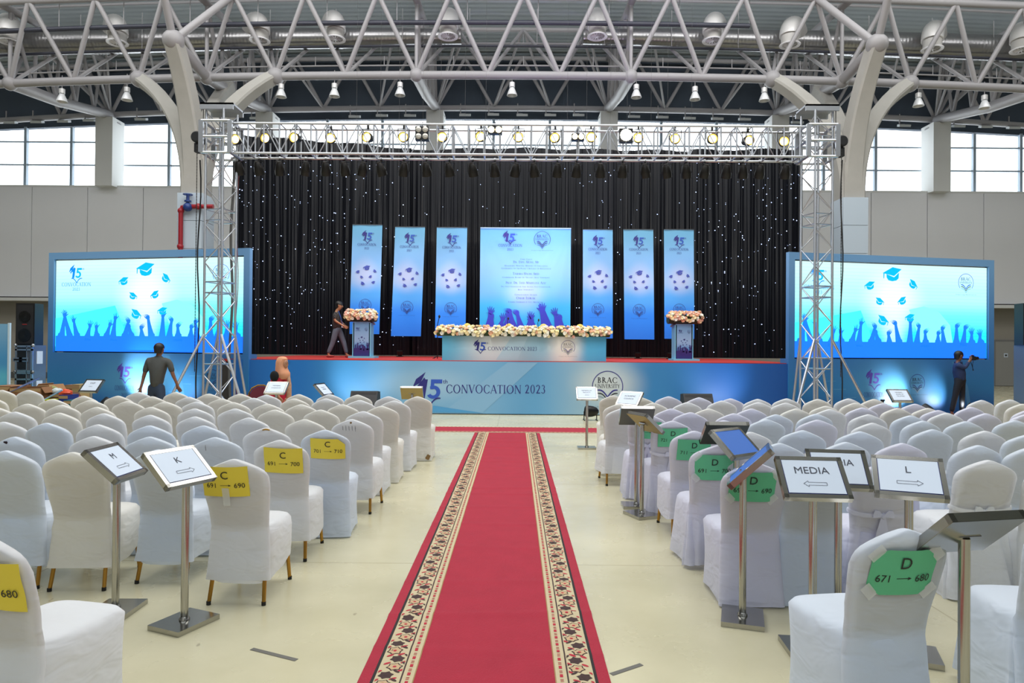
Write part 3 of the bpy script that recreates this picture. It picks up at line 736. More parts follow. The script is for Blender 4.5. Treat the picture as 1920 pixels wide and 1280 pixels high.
# ---- screen walls (wings)
scr_bg = {}
cy1, cy2 = (0, 160, 215), (22, 108, 255)
def wing(sd):
    if sd < 0: xi, xo, yi, yo = at(467, 600, 16.25).x, at(90, 600, 17.4).x, 16.25, 17.4
    else: xi, xo, yi, yo = at(1479, 600, 16.25).x, at(1864, 600, 17.5).x, 16.25, 17.5
    A = Vector((xi if sd > 0 else xo, yi if sd > 0 else yo, 0)); B = Vector((xo if sd > 0 else xi, yo if sd > 0 else yi, 0))
    u = (B - A).normalized(); W = (B - A).length; ang = math.atan2(u.y, u.x)
    side = 'left' if sd < 0 else 'right'
    th = thing('screen_wall', 'freestanding blue printed wall framing the %s LED screen' % side, 'wall', A, ang)
    H = 3.93
    lay = dict(m=.16, top=.17, sb=1.42)
    pm_ = ramp_mat('wing_lit_print_' + side, 2, [(0, (12, 84, 156)), (.7, (40, 118, 176)), (1.35, (52, 116, 178)), (1.8, (64, 124, 186)), (H, (118, 166, 212))],  # paler upper stops paint the bluish light on the surround's top
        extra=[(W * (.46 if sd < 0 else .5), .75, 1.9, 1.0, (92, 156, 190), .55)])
    b = MB()
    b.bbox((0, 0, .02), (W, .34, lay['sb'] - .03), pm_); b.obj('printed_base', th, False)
    b = MB()
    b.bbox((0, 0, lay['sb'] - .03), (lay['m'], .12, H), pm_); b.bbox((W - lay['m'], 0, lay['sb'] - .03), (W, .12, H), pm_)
    b.bbox((lay['m'], 0, H - lay['top']), (W - lay['m'], .12, H), pm_); b.bbox((lay['m'], .31, lay['sb'] - .03), (W - lay['m'], .36, H - lay['top']), blackp)
    b.obj('screen_surround', th, False)
    x0, x1, z0, z1 = lay['m'] + .02, W - lay['m'] - .02, lay['sb'], H - lay['top'] - .03
    w, h = x1 - x0, z1 - z0
    sc = thing('led_screen', 'large bright %s LED screen showing caps and raised hands' % side, 'screen', A + u * 0, ang)
    sm = ramp_mat('led_image_' + side, 2, [(z0, (0, 215, 255)), (z0 + h * .25, (36, 240, 255)), (z0 + h * .42, (110, 250, 255)), (z0 + h * .66, (186, 253, 255)), (z1, (214, 255, 255))], emit=1.0, rough=.3,
        extra=[((x0 + x1) / 2 - .02, z0 + h * .62, w * .2, h * .46, (255, 255, 255), .85), (x0 + w * .5, z0 + h * .34, w * .09, h * .4, (236, 255, 255), .7)], scan=.085)
    b = MB(); b.bbox((x0, .05, z0), (x1, .3, z1), sm); b.obj('display_panel', sc, False)
    b = MB(); b.bbox((x0 - .015, .06, z0 - .015), (x1 + .015, .29, z1 + .015), blackp); b.obj('cabinet_edge', sc, False)
    ar = Art((0, .05, 0), (1, 0, 0), (0, 0, 1), (0, -1, 0))
    E = lambda nm, rgb: mat(nm, rgb, .4, emit=1.0)
    # pale rays
    ar.polys('light_ray', [[(x0, z0 + h * .36), (x0 + w * .33, z0 + h * .5), (x0 + w * .42, z0 + h * .05), (x0, z0 + h * .05)]], E('screen_aqua', (60, 245, 255)), 0)
    ar.polys('light_ray', [[(x0 + w * .58, z0 + h * .52), (x0 + w * .66, z0 + h * .56), (x0 + w * .74, z0 + h * .5), (x0 + w * .8, z0 + h * .36), (x0 + w * .82, z0 + h * .08), (x0 + w * .66, z0 + h * .08)]], E('screen_aqua_pale', (120, 246, 255)), 0)
    cb = E('screen_cap_blue', cy1); db = E('screen_logo_blue', (0, 118, 205)); ab = E('screen_arm_blue', cy2)
    cx = x0 + w * .485
    ar.caps('graduation_cap', cx, z0 + h * .65, w * .29, cb, 2)
    ar.crowd(x0 + .01, x1 - .01, z0, h * .17, h * .225, 20, ab, 5, 1)
    lx = x0 + w * .115
    ar.logo15(lx, z1 - h * .14, h * .11, db, cb, 2); ar.book(lx + .01, z1 - h * .24, h * .14, db, 2)
    ar.serif('lettering', 'CONVOCATION', lx, z1 - h * .285, h * .04, db, l=2, w=w * .165); ar.serif('lettering', '2023', lx, z1 - h * .335, h * .036, db, l=2, w=w * .042)
    ar.seal(x0 + w * .885, z1 - h * .17, h * .1, E('screen_ring_blue', (20, 70, 190)), E('screen_text_blue', (10, 80, 150)), E('screen_grey', (90, 150, 190)), l=2)
    ar.done(sc)
    # printed logos on the base
    ar = Art((0, 0, 0), (1, 0, 0), (0, 0, 1), (0, -1, 0))
    l15, ls = (.37, .65) if sd < 0 else (.4, .6)
    if sd < 0: l15 = (at(232, 700, 16.9).x - A.x) / (B.x - A.x); ls = (at(399, 700, 16.5).x - A.x) / (B.x - A.x)
    else: l15 = (at(1636, 720, 16.8).x - A.x) / (B.x - A.x); ls = (at(1716, 720, 17.1).x - A.x) / (B.x - A.x)
    zc = .82
    ar.logo15(l15 * W, zc + .1, .26, mat('violet_print', (70, 50, 150)), mat('violet_print_2', (84, 70, 170)), 1); ar.book(l15 * W + .02, zc - .16, .34, mat('violet_print', (70, 50, 150)), 1)
    ar.serif('lettering', 'CONVOCATION', l15 * W, zc - .36, .12, navy, l=1, w=.56); ar.serif('lettering', '2023', l15 * W, zc - .53, .1, navy, l=1, w=.17)
    ar.seal(ls * W, zc - .02, .22, navy, black_p, mat('grey_print', (130, 150, 165)), l=1)
    # pale stepped print beside the tower and a curved light ray
    sx0 = (.72 if sd < 0 else .16) * W; pr = mat('wing_pale_print', (84, 148, 192), .5)
    for k in range(3):
        o_ = -k if sd < 0 else k
        ar.polys('stair_print', rc(sx0 + o_ * .28, .85 - k * .2, sx0 + o_ * .28 + .34, .862 - k * .2), pr, 0)
    rx = W * (.6 if sd < 0 else .78)
    ar.polys('light_ray', [[(rx, 1.34), (rx + .12, 1.34), (rx + .5, .7), (rx + .62, .05), (rx + .5, .05), (rx + .4, .7)]], mat('wing_ray_print', (70, 134, 182), .5), 0)
    ar.done(th)
    return A, B
WL = wing(-1); WR = wing(1)

# ---- black star curtains behind the stage
cur_m = mat('black_satin_curtain', (10, 12, 19), .3, spec=.3)
star_m = mat('star_led', (190, 210, 255), .3, emit=3)
def curtain(name_label, x0, x1, tops, y, seed, stars, amp=.05):
    th = thing('stage_curtain', name_label, 'curtain', ((x0 + x1) / 2, y, SZ))
    rnd = random.Random(seed); L = x1 - x0; n = int(L / .028); nz = 16
    ph = [rnd.uniform(0, 6.28) for _ in range(8)]; fr = [rnd.uniform(2.5, 6), rnd.uniform(8, 12), rnd.uniform(15, 19), rnd.uniform(24, 30)]
    pleat = []; acc = 0; 
    for k in range(n + 1):
        acc += .028 * (1 + .55 * math.sin(k * .028 * 1.9 + ph[4]) + .3 * math.sin(k * .028 * 5.3 + ph[5])); pleat.append(acc)
    cx = (x0 + x1) / 2; rings = []
    def topz(x):
        for (xa, za), (xb, zb) in zip(tops[:-1], tops[1:]):
            if xa <= x <= xb: return za + (zb - za) * (x - xa) / (xb - xa)
        return tops[-1][1] if x > tops[-1][0] else tops[0][1]
    vs = []; fs = []
    def yy(k, t):
        p = pleat[k]; x = k * .028
        q = .6 * amp * math.sin(p * 13 + ph[0] + 1.1 * math.sin(t * 3 + x)) * (.45 + .55 * abs(math.sin(x * .9 + ph[3])))
        q += .5 * amp * math.sin(p * 43 + ph[1] + 1.6 * t) * (1 - .5 * t) + .25 * amp * math.sin(p * 90 + t * 5 * math.sin(x))
        return q
    for j in range(nz + 1):
        t = j / nz
        for k in range(n + 1):
            x = x0 + L * k / n; zt = topz(x) + .03 * math.sin(x * 3 + ph[2]); z = SZ + .03 + (zt - SZ - .03) * t
            vs.append((x - cx, yy(k, t), z - SZ))
    N = n + 1
    for j in range(nz):
        for k in range(n): fs.append((j * N + k, j * N + k + 1, (j + 1) * N + k + 1, (j + 1) * N + k))
    b = MB(); b.add(vs, fs, cur_m); o = b.obj('curtain_cloth', th, angle=180)
    b = MB()
    for _ in range(stars):
        k = rnd.randrange(3, n - 3); t = rnd.uniform(.02, .93); x = x0 + L * k / n; z = (topz(x) - SZ) * t + .05
        b.sphere((x - cx, yy(k, t) - .02, z), rnd.choice((.006, .008, .01, .014)), 6, 4, star_m)
    so = b.obj('star_lights', th); so['kind'] = 'stuff'
def tz(px, py, d): return at(px, py, d).z
CYy = 22.4
cx0, ca, cb_, cx1 = at(440, 400, CYy).x, at(765, 400, CYy).x, at(1300, 400, CYy).x, at(1505, 400, CYy).x
curtain('black satin stage curtain dotted with many tiny lights, left of the banners', cx0, ca + .1, [(cx0, tz(440, 253, CYy)), (at(520, 258, CYy).x, tz(520, 258, CYy)), (ca + .2, tz(765, 279, CYy))], CYy, 1, 300)
curtain('wide plain black stage curtain behind the banners with few tiny lights', ca - .1, cb_ + .1, [(ca - .2, tz(765, 279, CYy)), (at(950, 275, CYy).x, tz(950, 275, CYy)), (cb_ + .2, tz(1300, 281, CYy))], CYy + .12, 2, 130, .035)
curtain('black satin stage curtain dotted with tiny lights, right of the banners', cb_ - .1, cx1, [(cb_ - .2, tz(1300, 281, CYy)), (cx1, tz(1505, 279, CYy))], CYy, 3, 190)

# ---- hanging banners
BD = 20.6
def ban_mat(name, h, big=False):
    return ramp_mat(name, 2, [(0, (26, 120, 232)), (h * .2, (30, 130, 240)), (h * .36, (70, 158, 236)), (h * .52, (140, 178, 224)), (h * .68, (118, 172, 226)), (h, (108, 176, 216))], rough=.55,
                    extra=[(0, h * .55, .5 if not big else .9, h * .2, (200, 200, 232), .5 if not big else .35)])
cap_b = mat('banner_cap_blue', (52, 70, 168), .5); ind = mat('indigo_print', (48, 44, 130))
BANN = [(689, 421, 661, 717, 683, 655, 711, 626), (769, 425, 741, 797, 761, 733, 789, 630), (847.5, 426, 819, 876, 844, 816, 872, 633),
        (1121, 430, 1093, 1149, 1121, 1093, 1149, 634), (1197.5, 430, 1169, 1225, 1199, 1171, 1227, 636), (1273.5, 430, 1245, 1301, 1274, 1246, 1302, 635)]
def cloth_panel(w, h, material, seed, tilt=0, nx=14, nz=24, amp=.012):
    rnd = random.Random(seed); p = [rnd.uniform(0, 6) for _ in range(4)]; vs = []
    def yy(x, z):
        f = abs(x) / (w / 2) * (z / h)
        return amp * (math.sin(x * 7 + p[0] + z * 1.3) + .8 * math.sin((abs(x) * 9 - z * 3.5) + p[1])) * (.5 + f)
    return yy
for i, (tc_, ty, tl, tr, bc, bl, br_, by) in enumerate(BANN):
    TL, TR, BL, BR = at(tl, ty, BD), at(tr, ty, BD), at(bl, by, BD), at(br_, by, BD)
    w = (TR - TL).length; h = (TL.z + TR.z) / 2 - (BL.z + BR.z) / 2
    lean = ((TL.x + TR.x) / 2 - (BL.x + BR.x) / 2) / h
    side = 'left' if i < 3 else 'right'; k = i % 3
    pos = {0: 'outermost', 1: 'middle', 2: 'innermost'}[k if i < 3 else 2 - k]
    th = thing('hanging_banner', 'narrow blue cloth banner, %s of three %s of the large banner' % (pos, side), 'banner', ((BL.x + BR.x) / 2, BD, (BL.z + BR.z) / 2), group='narrow blue banners over the stage')
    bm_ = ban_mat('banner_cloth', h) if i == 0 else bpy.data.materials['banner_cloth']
    b = MB(); nx, nz = 8, 16; vs = []
    for j in range(nz + 1):
        for q in range(nx + 1):
            x = -w / 2 + w * q / nx; z = h * j / nz
            vs.append((x + lean * z, .01 + .006 * math.sin(x * 9 + z * 2 + i), z))
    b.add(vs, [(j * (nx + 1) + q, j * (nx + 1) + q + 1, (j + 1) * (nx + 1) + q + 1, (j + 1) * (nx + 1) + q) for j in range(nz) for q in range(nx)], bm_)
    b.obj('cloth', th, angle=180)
    a = Art((0, -.004, 0), (1, 0, 0), Vector((lean, 0, 1)), (0, -1, 0))
    a.logo15(.02, h * .895, .21, ind, blue_p, 1); a.book(.02, h * .835, .28, ind, 1)
    a.serif('lettering', 'CONVOCATION', 0, h * .807, .075, ind, l=1, w=.57); a.serif('lettering', '2023', 0, h * .775, .066, ind, l=1, w=.15)
    a.caps('graduation_cap', 0, h * .535, .66, cap_b, 1)
    a.seal(0, h * .265, .185, ind, ind, ind, l=1)
    a.polys('cloth_hem', rc(-w / 2, h - .02, w / 2, h), mat('hem_print', (140, 190, 224), .5), 0)
    a.done(th)
    b = MB(); b.tube([(-w / 2 + lean * h, 0, h), (w / 2 + lean * h, 0, h)], .014, 8, blackm); b.obj('top_rod', th)
    for sx in (-.8, .8):
        b = MB(); xx = sx * w / 2 + lean * h; b.tube([(xx, 0, h), (xx, 0, 14.8 - th.location.z)], .0025, 5, mat('grey_cable', (90, 90, 88), .5)); b.obj('suspension_cord', th)
# large centre banner
TL, TR, BL = at(902, 427, BD), at(1072, 430, BD), at(899, 628, BD); w = TR.x - TL.x; h = TL.z - BL.z
th = thing('centre_banner', 'large square blue cloth banner with names, raised hands and two logos', 'banner', ((TL.x + TR.x) / 2 - .02, BD, BL.z))
bm_ = ban_mat('centre_banner_cloth', h, True)
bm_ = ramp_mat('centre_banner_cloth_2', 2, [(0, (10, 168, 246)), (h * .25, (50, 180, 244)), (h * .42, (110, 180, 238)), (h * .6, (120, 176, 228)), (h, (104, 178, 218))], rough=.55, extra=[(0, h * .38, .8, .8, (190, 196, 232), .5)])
b = MB(); nx, nz = 40, 40; vs = []
for j in range(nz + 1):
    for q in range(nx + 1):
        x = -w / 2 + w * q / nx; z = h * j / nz; d1 = math.hypot(x - w / 2, z - h); a1 = math.atan2(h - z + .01, w / 2 - x + .01)
        d2 = math.hypot(x + w / 2, z - h); a2 = math.atan2(h - z + .01, w / 2 + x + .01)
        yv = .016 * math.sin(a1 * 26) * math.exp(-d1 / 1.6) * min(1, d1 * 3) + .012 * math.sin(a2 * 18) * math.exp(-d2 / 1.2) * min(1, d2 * 3)
        vs.append((x, .022 + yv, z))
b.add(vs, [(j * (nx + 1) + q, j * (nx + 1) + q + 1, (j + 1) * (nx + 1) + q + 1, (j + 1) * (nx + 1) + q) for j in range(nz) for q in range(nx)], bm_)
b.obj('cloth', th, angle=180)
a = Art((0, -.002, 0), (1, 0, 0), (0, 0, 1), (0, -1, 0))
a.logo15(-.48, h * .91, .25, ind, blue_p, 2); a.book(-.46, h * .855, .34, ind, 2)
a.serif('lettering', 'CONVOCATION', -.46, h * .825, .085, ind, l=2, w=.72); a.serif('lettering', '2023', -.46, h * .79, .075, ind, l=2, w=.2)
a.seal(.5, h * .895, .25, ind, ind, ind, l=2)
tx = mat('slate_print', (64, 70, 130), .5)
for y_, s2, hh, ww in ((.703, 'CHIEF GUEST', .045, .36), (.673, 'Dr. Dipu Moni, MP', .07, .78), (.643, 'Honorable Minister, Ministry of Education', .04, 1.3), (.617, "Government of the People-s Republic of Bangladesh", .04, 1.5),
                       (.565, 'Tamara Hasan Abed', .07, .8), (.534, 'Chairperson, Board of Trustees, BRAC University', .04, 1.44), (.48, 'Prof. Dr. Syed Mahfuzul Aziz', .07, 1.22),
                       (.448, 'Pro Vice-Chancellor and Acting Vice-Chancellor,', .04, 1.5), (.42, 'BRAC University', .04, .48), (.372, 'CONVOCATION SPEAKER', .045, .68), (.337, 'OMAR ISHRAK', .075, .58), (.305, 'FORMER CHAIRMAN & CEO, MEDTRONIC', .042, 1.06)):
    a.serif('lettering', s2, .02, h * y_, hh, tx, l=2, w=ww, small=True)
a.crowd(-w / 2 + .02, w / 2 - .02, 0, h * .06, h * .2, 12, mat('banner_arm_blue', (50, 60, 200), .5), 9, 1)
a.done(th)
b = MB(); b.tube([(-w / 2, 0, h), (w / 2, 0, h)], .016, 8, mat('rod_pale', (170, 200, 220))); b.obj('top_rod', th)
for sx in (-.9, .9):
    b = MB(); b.tube([(sx * w / 2, 0, h), (sx * w / 2, 0, 14.8 - th.location.z)], .0025, 5, mat('grey_cable', (90, 90, 88), .5)); b.obj('suspension_cord', th)

# ---- flowers
rose_cols = [mat('cream_petal', (250, 238, 196), .6), mat('white_petal', (250, 248, 236), .6), mat('pink_petal', (240, 198, 182), .6), mat('peach_petal', (238, 190, 158), .6)]
leaf_m = mat('dark_leaf', (44, 74, 36), .6)
def rose_mesh(material, seed):
    rnd = random.Random(seed); b = MB()
    b.sphere((0, 0, .012), .018, 8, 5, material)
    for lay, (nn, rr, zz, tl) in enumerate(((4, .018, .016, .3), (5, .026, .006, .9))):
        for k in range(nn):
            a0 = 2 * PI * k / nn + lay * .5; vs = []
            for u_ in (-.7, 0, .7):
                for v_, q in ((0, .6), (1, 1.15)):
                    an = a0 + u_ * (1.1 if v_ else .8); r2 = rr * q * (1 + .15 * (u_ == 0))
                    vs.append((r2 * math.cos(an), r2 * math.sin(an), zz + v_ * .022 * (1 - tl * .5) - (.004 if u_ else 0)))
            b.add(vs, [(0, 2, 3, 1), (2, 4, 5, 3)], material)
    return b.mesh('rose_bloom')
ROSES = [rose_mesh(m_, i) for i, m_ in enumerate(rose_cols)]
def flowers(th, n, L, D, H, cz, weights, seed, scale=1.5, droop=0):
    rnd = random.Random(seed); b = MB()
    for k in range(int(n * 1.3)):
        x = rnd.uniform(-L / 2, L / 2); an = rnd.uniform(0, PI)
        base = Vector((x, -D / 2 * math.cos(an) * .95, cz + H / 2 * math.sin(an) * .9 - H * .15))
        d = Vector((rnd.uniform(-.5, .5), -math.cos(an), math.sin(an) - .2)).normalized(); sd_ = d.cross(Vector((0, 0, 1))).normalized() * .02
        tip = base + d * rnd.uniform(.04, .08)
        b.add([base - d * .02, base + d * .03 + sd_, tip, base + d * .03 - sd_], [(0, 1, 2, 3)], leaf_m)
    b.loft([[Vector((x, -D * .42 * math.cos(2 * PI * k / 12), cz + H * .36 * math.sin(2 * PI * k / 12))) for k in range(12)] for x in (-L / 2 + .03, L / 2 - .03)], leaf_m)
    fo = b.obj('foliage', th, smooth=False); fo['kind'] = 'stuff'
    for k in range(n):
        x = -L / 2 + L * (k + rnd.random()) / n; an = rnd.uniform(-.35, 1.6); e = min(1, (L / 2 - abs(x)) / .12 + .35)
        nrm = Vector((rnd.uniform(-.25, .25), -math.cos(an), math.sin(an))).normalized()
        p = Vector((x, -D / 2 * math.cos(an) * e, cz + H / 2 * math.sin(an) * e + rnd.uniform(-.02, .02) * H - (rnd.random() < droop) * .05))
        o = link('flower', rnd.choices(ROSES, weights)[0], th); s = scale * rnd.uniform(.8, 1.25)
        o.matrix_local = Matrix.Translation(p) @ nrm.to_track_quat('Z', 'Y').to_matrix().to_4x4() @ Matrix.Diagonal((s, s, s, 1))

# ---- head table with printed cover
TD = 16.6
tl_, tr_ = at(829, 655, TD).x, at(1136.5, 655, TD).x; tw = tr_ - tl_; tcx = (tl_ + tr_) / 2
tb = thing('head_table', 'long table on the stage covered with printed pale blue panels', 'table', (tcx, TD, SZ))
tm = ramp_mat('table_print', 0, [(-tw / 2, (90, 180, 214)), (-tw * .2, (196, 218, 222)), (.1 * tw, (150, 196, 214)), (tw * .25, (222, 228, 222)), (tw * .4, (84, 178, 220)), (tw / 2, (76, 170, 216))], extra=[(tw * .255, .36, .55, .5, (240, 236, 222), .7), (-tw * .2, .4, .9, .5, (222, 226, 222), .5)])
b = MB(); b.bbox((-tw / 2, 0, 0), (tw / 2, .03, .64), tm); b.obj('front_panel', tb, False)
b = MB(); b.bbox((-tw / 2, .03, 0), (-tw / 2 + .03, .75, .62), tm); b.obj('end_panel', tb, False)
b = MB(); b.bbox((tw / 2 - .03, .03, 0), (tw / 2, .75, .62), tm); b.obj('end_panel', tb, False)
b = MB(); b.bbox((-tw / 2, 0, .64), (tw / 2, .78, .68), mat('white_tablecloth', (230, 232, 230), .7)); b.obj('table_top', tb, False)
a = Art((0, 0, 0), (1, 0, 0), (0, 0, 1), (0, -1, 0))
X = lambda px: at(px, 655, TD).x - tcx
a.logo15(X(901), .345, .2, navy, blue_p, 1); a.book(X(901), .19, .27, navy, 1)
a.serif('lettering', 'CONVOCATION', X(950), .25, .09, navy, l=1, w=X(987) - X(916)); a.serif('lettering', '2023', X(998), .25, .09, navy, l=1, w=X(1008) - X(989))
a.seal(X(1065), .34, .17, mat('indigo_print', (48, 44, 130)), mat('taupe_print', (120, 112, 110)), mat('grey_print', (130, 150, 165)), l=1)
a.polys('light_ray', [[(X(960), .6), (X(990), .6), (X(970), .02), (X(930), .02)]], mat('pale_ray_print_b', (176, 210, 222), .5), 0)
a.done(tb)
gar = thing('flower_garland', 'long garland of cream and pink roses along the head table edge', 'flowers', (tcx - .02, TD + .06, SZ + .68))
flowers(gar, 290, tw + .28, .3, .26, .0, (6, 4, 2, 1), 11, 1.55, .15)

# ---- lecterns
def lectern(px0, px1, pyt, pyb, d, side, fl):
    c = at((px0 + px1) / 2, pyb, d); w = at(px1, pyb, d).x - at(px0, pyb, d).x
    th = thing('lectern', 'pale blue printed lectern on the %s of the stage' % side, 'lectern', (c.x, d, SZ)); h = 1.0
    lm = ramp_mat('lectern_print_' + side, 2, [(0, (46, 34, 104)), (.26, (46, 34, 104)), (.27, (70, 136, 196)), (.5, (140, 178, 214)), (h, (112, 164, 208))])
    fr = mat('lectern_frame_blue', (118, 186, 214), .5)
    b = MB(); b.bbox((-w / 2, 0, .05), (w / 2, .03, h), lm); b.obj('front_panel', th, False)
    for sx in (-1, 1):
        b = MB(); b.bbox((sx * w / 2 - .025, .0, .05), (sx * w / 2 + .025, .4, h - .03), fr); b.obj('side_panel', th, False)
    b = MB(); b.bbox((-w / 2 - .1, -.16, 0), (w / 2 + .16, .46, .05), fr); b.obj('base', th, False)
    b = MB(); b.box((0, .24, h), (w + .12, .46, .03), fr, Matrix.Rotation(-.25, 3, 'X')); b.obj('reading_top', th, False)
    a = Art((0, 0, 0), (1, 0, 0), (0, 0, 1), (0, -1, 0))
    a.logo15(-.1, .8, .06, navy, navy, 1); a.serif('lettering', 'CONVOCATION', -.1, .74, .022, navy, l=1, w=.15); a.seal(.13, .79, .05, navy, navy, navy, False, 1)
    a.caps('graduation_cap', .0, .5, .2, navy, 1); a.crowd(-w / 2 + .01, w / 2 - .01, .06, .2, .14, 16, mat('lectern_dark_print', (46, 34, 104), .5), 4, 1)
    a.done(th)
    f = thing('flower_arrangement', 'cream and pink rose arrangement on top of the %s lectern' % side, 'flowers', (at((fl[0] + fl[1]) / 2, fl[2], d).x, d + .14, SZ + h))
    flowers(f, 105, at(fl[1], 600, d).x - at(fl[0], 600, d).x, .42, .36, .13, (4, 4, 3, 2) if side == 'left' else (4, 3, 3, 4), 21 if side == 'left' else 22, 1.5)
    return th
lectern(662, 693, 604, 670, 18.8, 'left', (645, 706, 594)); lectern(1267, 1298, 615, 675, 18.6, 'right', (1252, 1319, 603))

# ornate chair backs behind the table, microphones
cream = mat('cream_upholstery', (240, 226, 176), .6); gilt = mat('gilt_frame', (190, 160, 80), .35, .7)
for k, px in enumerate((876, 954, 1019, 1087)):
    c = at(px, 640, 17.9)
    th = thing('ornate_chair', 'cream and gilt armchair behind the head table, %s from the left' % ORD[k + 1], 'chair', (c.x, 17.9, SZ), group='gilt chairs behind the head table')
    out = [(-.2, .45), (-.215, .7), (-.205, .82), (-.15, .86), (-.1, .885), (-.06, .93), (0, .95), (.06, .93), (.1, .885), (.15, .86), (.205, .82), (.215, .7), (.2, .45)]
    b = MB(); b.loft([[Vector((x * s, y, .45 + (z - .45) * s)) for x, z in out] for y, s in ((.02, .9), (-.02, 1), (-.05, 1), (-.07, .93))], gilt); b.obj('back_frame', th)
    b = MB(); b.loft([[Vector((x * .8, y, .45 + (z - .45) * .84)) for x, z in out] for y in (.01, -.1)], cream); b.obj('back_cushion', th)
    b = MB(); b.bbox((-.26, -.05, .36), (.26, .45, .46), cream); b.obj('seat', th)
    for sx in (-1, 1):
        for y in (0, .4):
            b = MB(); b.tube([(sx * .22, y, 0), (sx * .23, y, .2), (sx * .22, y, .38)], [.018, .03, .024], 8, gilt); b.obj('leg', th)
for k, (px, py) in enumerate(((953, 597), (1010, 600))):
    c = at(px, py, TD + .35); bz = SZ + .68
    th = thing('table_microphone', 'slim black gooseneck microphone on the head table, %s one' % ('left', 'right')[k], 'microphone', (c.x, TD + .35, bz), group='table microphones')
    b = MB(); b.lathe([(.05, 0), (.05, .02), (.01, .025)], 14, material=blackp); b.obj('base', th)
    b = MB(); hh = c.z - bz; b.tube([(0, 0, .02), (-.01, 0, hh * .5), (-.02, -.0, hh * .8), (0, .02, hh)], .007, 6, blackm); b.obj('gooseneck', th)
    b = MB(); b.sphere((0, .02, hh), .022, 8, 6, blackp, (1, 1, 1.6)); b.obj('microphone_head', th)
c = at(820, 668, 18.6)
th = thing('microphone_stand', 'black microphone stand behind the left end of the head table', 'microphone', (c.x, 18.6, SZ))
b = MB(); b.tube([(0, 0, .0), (0, 0, .85)], .012, 8, blackm); b.obj('pole', th)
b = MB(); b.tube([(-.05, 0, .7), (.04, 0, 1.12)], .01, 8, blackm); b.obj('boom', th)
b = MB(); b.sphere((.045, 0, 1.15), .03, 10, 6, blackp, (1, 1, 1.5)); b.obj('microphone_head', th)
for a_ in range(3):
    b = MB(); b.tube([(0, 0, .08), (.2 * math.cos(a_ * 2.1), .2 * math.sin(a_ * 2.1), .01)], .01, 6, blackm); b.obj('leg', th)

# ================================================================== LIGHTING TRUSS AND TOWERS
TYF, TYB = 15.2, 15.62
def box_truss_beam():
    pa, pb = at(436, 237, TYF), at(1500, 241, TYF)
    zt = at(960, 234, TYF).z; zb = at(960, 290, TYF).z
    th = thing('truss_beam', 'long horizontal aluminium box truss carrying stage lights between two towers', 'truss', ((pa.x + pb.x) / 2, TYF, zb))
    for y in (TYF, TYB):
        for z in (zt, zb): rod('chord_tube', th, (pa.x - .2, y, z), (pb.x + .2, y, z), .028, alu, 10)
    n = 36; L = pb.x - pa.x
    for k in range(n + 1):
        x = pa.x + L * k / n
        for y in (TYF, TYB): rod('upright', th, (x, y, zb), (x, y, zt), .02, alu, 8)
        rod('cross_bar', th, (x, TYF, zb), (x, TYB, zb), .018, alu, 8)
        rod('cross_bar', th, (x, TYF, zt), (x, TYB, zt), .014, alu, 8)
        if k < n:
            x2 = pa.x + L * (k + 1) / n
            for y in (TYF, TYB):
                a_, c_ = ((x, y, zt), (x2, y, zb)) if k % 2 == 0 else ((x, y, zb), (x2, y, zt))
                rod('diagonal', th, a_, c_, .013, alu, 6)
    return pa.x, pb.x, zt, zb
bx0, bx1, bzt, bzb = box_truss_beam()
